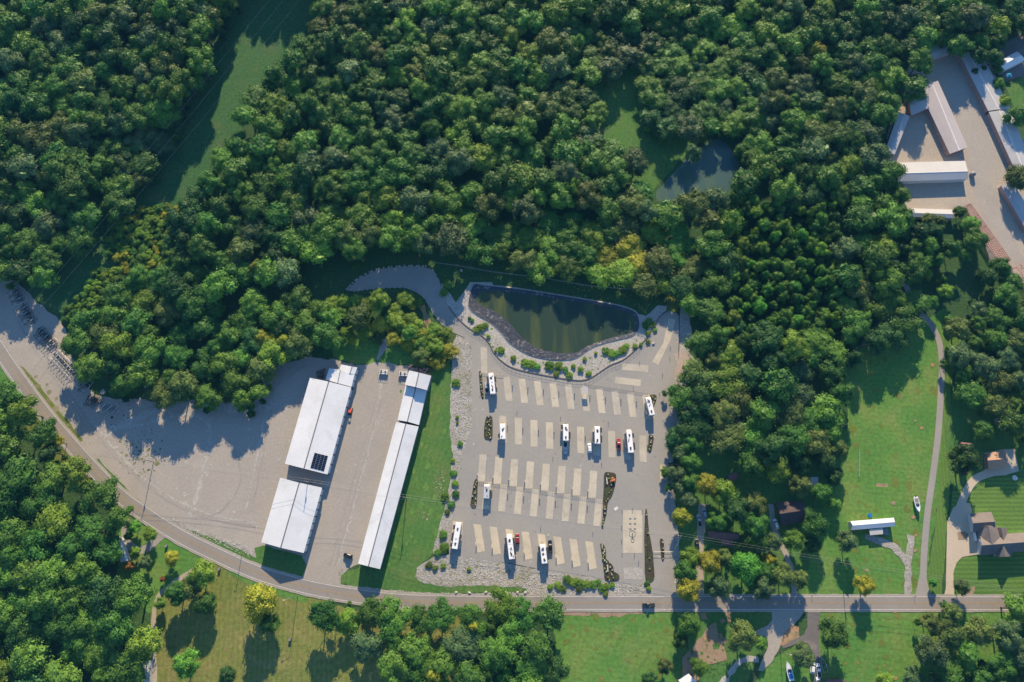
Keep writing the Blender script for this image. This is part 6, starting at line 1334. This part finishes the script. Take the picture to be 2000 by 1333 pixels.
# accents visible in the photograph
ACC = [(1597, 102, 24, 'yellow', 'bright yellow tree standing out of the upper right forest'), (720, 458, 28, 'olive', 'large pale olive tree at the forest edge above the curved drive'), (805, 470, 22, 'light', 'light green tree at the forest edge above the curved drive'), (515, 665, 24, 'yellow', 'golden tree in the left wood above the white buildings'), (553, 668, 17, 'yellow', 'smaller golden tree right of the golden one in the left wood'), (500, 522, 18, 'yellow', 'pale gold tree at the dark gap in the left wood'), (625, 605, 26, 'lime', 'broad pale lime tree at the top of the thicket'), (1240, 315, 32, 'grey', 'large grey-green tree west of the forest pond'), (150, 925, 18, 'yellow', 'yellow-green tree beside the road in the lower left wood'), (110, 862, 14, 'yellow', 'small yellow tree beside the road at the lower left wood'), (925, 1225, 12, 'yellow', 'small yellow tree in the strip south of the road'), (850, 1318, 20, 'yellow', 'yellow-green tree at the bottom of the strip south of the road'), (700, 618, 30, 'olive', 'broad olive tree in the middle of the thicket'), (1355, 300, 20, 'grey', 'grey-green tree at the head of the forest pond'), (740, 585, 26, 'lime', 'bright lime tree beside the curved drive')]
for (x, y, r, c, l) in ACC:
    h = 16 if y < 560 else 12; p = G(x, y, h*.62); R2 = r*mpp(x, y, h*.62)
    placed = [q for q in placed if (q[0]-p.x)**2+(q[1]-p.y)**2 > (R2*.75)**2]
    tree_px(x, y, r, c, l, H=h+1.5)
nfixed = len(YARD)+len(ACC)
def ofs(q): return (q[2]/q[8])
inview = [q for q in placed if -20 < q[6] < 2020 and -20 < q[7] < 1353]
south = [q for q in inview if q[5] >= 6]; rest = [q for q in inview if q[5] < 6 and q[5] != 4]
south.sort(key=lambda q: -ofs(q)); rest.sort(key=lambda q: -(ofs(q)))
N_IND = 300-nfixed
ind = (south+rest)
ind.sort(key=lambda q: -(q[2]/(q[8]-0.35*(q[5] >= 6)*q[8]*.3)))
ind = ind[:N_IND]
for k, q in enumerate(placed): q.append(k)
keys = set(q[9] for q in ind)
LM = {'mobile home by the loop drive': (238, 1075), 'yellow-green tree beside the road': (150, 925), 'bottom left corner of the photo': (0, 1333), 'road at the left photo edge': (0, 690), 'pale building at the bottom edge': (283, 1310), 'middle of the left photo edge': (0, 560), 'small yellow tree beside the road': (110, 862), 'bend of the farm track': (305, 1180),
 'bright yellow forest tree': (1597, 102), 'forest pond': (1360, 330), 'shaded clearing by the forest pond': (1215, 220), 'curved drive': (770, 525), 'large olive edge tree': (720, 458), 'lined pond': (1090, 560), 'top of the long lawn': (1720, 690), 'bend of the grey lane': (1832, 660), 'shaded lawn': (1420, 880), 'diagonal pad': (1300, 650), 'golden tree': (515, 665), 'long white storage building': (640, 735),
 'shaded trailer cluster': (50, 600), 'sunlit trailer cluster': (90, 665), 'lone pair of trailers': (210, 800), 'orange soil patch': (832, 615), 'tall white bay': (820, 735), 'solitary yellow tree on the field': (505, 1178), 'small yellow roadside-strip tree': (925, 1225), 'black pickup on the road': (1266, 1182), 'wide bottom lawn': (1200, 1260), 'bottom right corner of the photo': (2000, 1333), 'pale driveway mouth': (1856, 1168), 'copper-roofed garage': (1947, 900), 'large garden tree': (1886, 896), 'red roof frame': (1930, 460), 'narrow cream-roofed shed': (1820, 415), 'refuse enclosure': (1313, 922), 'grey-blue shed': (1590, 940), 'open olive field': (580, 1260), 'dark gap in the left wood': (500, 590), 'power line corridor': (330, 330), 'head of the gravel tracks': (400, 795), 'retaining wall': (1120, 743), 'leafless grey tree': (1439, 822), 'white water end of the strip': (840, 1260), 'top right corner of the photo': (2000, 0), 'top left corner of the photo': (0, 0)}
del LM['white water end of the strip']
ORD = ['first', 'second', 'third', 'fourth', 'fifth', 'sixth', 'seventh', 'eighth', 'ninth', 'tenth', 'eleventh', 'twelfth', 'thirteenth', 'fourteenth', 'fifteenth']
DIRS = ['right of', 'below right of', 'below', 'below left of', 'left of', 'above left of', 'above', 'above right of']
bins = {}
for q in ind:
    nm = min(LM, key=lambda k: (LM[k][0]-q[6])**2+(LM[k][1]-q[7])**2); dx, dy = q[6]-LM[nm][0], q[7]-LM[nm][1]
    bins.setdefault((nm, int(round(math.atan2(dy, dx)/(math.pi/4))) % 8), []).append((dx*dx+dy*dy, q))
for (nm, dr), lst in bins.items():
    lst.sort(key=lambda a: a[0])
    for k, (d_, q) in enumerate(lst):
        x, y, r, h, c, zi = q[:6]
        l = '%s tree, %s %s the %s' % (LBL[c], ('nearest one' if k == 0 else ORD[min(k, 14)]+' one'), DIRS[dr], nm)
        tree(Vector((x, y, 0)), r*1.14, h, rg.randrange(6), c, rg.random()*6.28, l, 'trees of the %s' % ZN[zi][0], 'forest_tree', sq=rg.uniform(.82, 1.15))
stuff = [q for q in placed if q[9] not in keys]
# remaining forest as one mass (instanced crowns and trunks)
combos = sorted(CROWNOBJ.keys()); byc = {}
for i, (s_, c) in enumerate(combos): byc.setdefault(c, []).append(i)
me = bpy.data.meshes.new('forest'); pts, scl, rot, idx = [], [], [], []
for q in stuff:
    x, y, r, h, c = q[:5]; s = r*1.14/5
    pts.append((x, y, 0)); scl.append((s, s*rg.uniform(.88, 1.12), h/14.0)); rot.append((0, 0, rg.random()*6.28)); opts = byc.get(c) or byc['mid']; idx.append(opts[rg.randrange(len(opts))])
    # understorey and forest-edge shrubs fill the gaps
    for k in range(2 if h > 8 else 0):
        a = rg.random()*6.28; d = r*rg.uniform(.8, 1.3); s2 = rg.uniform(.28, .5); pts.append((x+math.cos(a)*d, y+math.sin(a)*d, 0)); scl.append((s2, s2, rg.uniform(.25, .5))); rot.append((0, 0, rg.random()*6.28)); opts = byc[rg.choice(['mid', 'dark', 'light'])]; idx.append(opts[rg.randrange(len(opts))])
me.from_pydata(pts, [], [])
at = me.attributes.new('tscale', 'FLOAT_VECTOR', 'POINT'); at.data.foreach_set('vector', [v for s_ in scl for v in s_])
at = me.attributes.new('trot', 'FLOAT_VECTOR', 'POINT'); at.data.foreach_set('vector', [v for s_ in rot for v in s_])
at = me.attributes.new('tidx', 'INT', 'POINT'); at.data.foreach_set('value', idx)
fo = link('forest', me); tag(fo, 'dense mixed forest of green crowns filling the upper part of the view', 'forest', kind='stuff')
ng = bpy.data.node_groups.new('forest_scatter', 'GeometryNodeTree'); ng.interface.new_socket('Geometry', in_out='INPUT', socket_type='NodeSocketGeometry'); ng.interface.new_socket('Geometry', in_out='OUTPUT', socket_type='NodeSocketGeometry')
N = ng.nodes; L = ng.links; gi = N.new('NodeGroupInput'); go = N.new('NodeGroupOutput')
def attr(nm, ty):
    a = N.new('GeometryNodeInputNamedAttribute'); a.data_type = ty; a.inputs['Name'].default_value = nm
    return [o for o in a.outputs if o.enabled and o.name == 'Attribute'][0]
jn = N.new('GeometryNodeJoinGeometry')
for k in reversed(combos):
    oi = N.new('GeometryNodeObjectInfo'); oi.inputs['Object'].default_value = CROWNOBJ[k]; oi.inputs['As Instance'].default_value = True; oi.transform_space = 'ORIGINAL'; L.new(oi.outputs['Geometry'], jn.inputs[0])
ip = N.new('GeometryNodeInstanceOnPoints'); L.new(gi.outputs[0], ip.inputs['Points']); L.new(jn.outputs[0], ip.inputs['Instance']); ip.inputs['Pick Instance'].default_value = True
L.new(attr('tidx', 'INT'), ip.inputs['Instance Index']); L.new(attr('tscale', 'FLOAT_VECTOR'), ip.inputs['Scale']); L.new(attr('trot', 'FLOAT_VECTOR'), ip.inputs['Rotation'])
ti = N.new('GeometryNodeObjectInfo'); tko = [o for o in bpy.data.objects if o.name.startswith('trunk')][0]; ti.inputs['Object'].default_value = tko; ti.inputs['As Instance'].default_value = True
ip2 = N.new('GeometryNodeInstanceOnPoints'); L.new(gi.outputs[0], ip2.inputs['Points']); L.new(ti.outputs['Geometry'], ip2.inputs['Instance']); L.new(attr('tscale', 'FLOAT_VECTOR'), ip2.inputs['Scale'])
j2 = N.new('GeometryNodeJoinGeometry'); L.new(ip.outputs[0], j2.inputs[0]); L.new(ip2.outputs[0], j2.inputs[0]); L.new(j2.outputs[0], go.inputs[0])
md = fo.modifiers.new('scatter', 'NODES'); md.node_group = ng
print('TREES individual', len(ind), 'fixed', nfixed, 'stuff', len(stuff), 'points', len(pts))

# ------------------------------------------------------------------ air
hz = MB().box((0, 60, 179), (1100, 1100, 360)).build('haze', None); tag(hz, 'thin bluish air between the drone and the ground', 'haze', kind='stuff')
hm = bpy.data.materials.new('haze'); hm.use_nodes = True; hn = hm.node_tree; hn.nodes.clear(); ho = hn.nodes.new('ShaderNodeOutputMaterial'); hp = hn.nodes.new('ShaderNodeVolumePrincipled')
hp.inputs['Color'].default_value = (.12, .50, 1.0, 1); hp.inputs['Density'].default_value = 0.00005; hp.inputs['Anisotropy'].default_value = 0.0
hn.links.new(hp.outputs[0], ho.inputs['Volume']); hz.data.materials.append(hm)
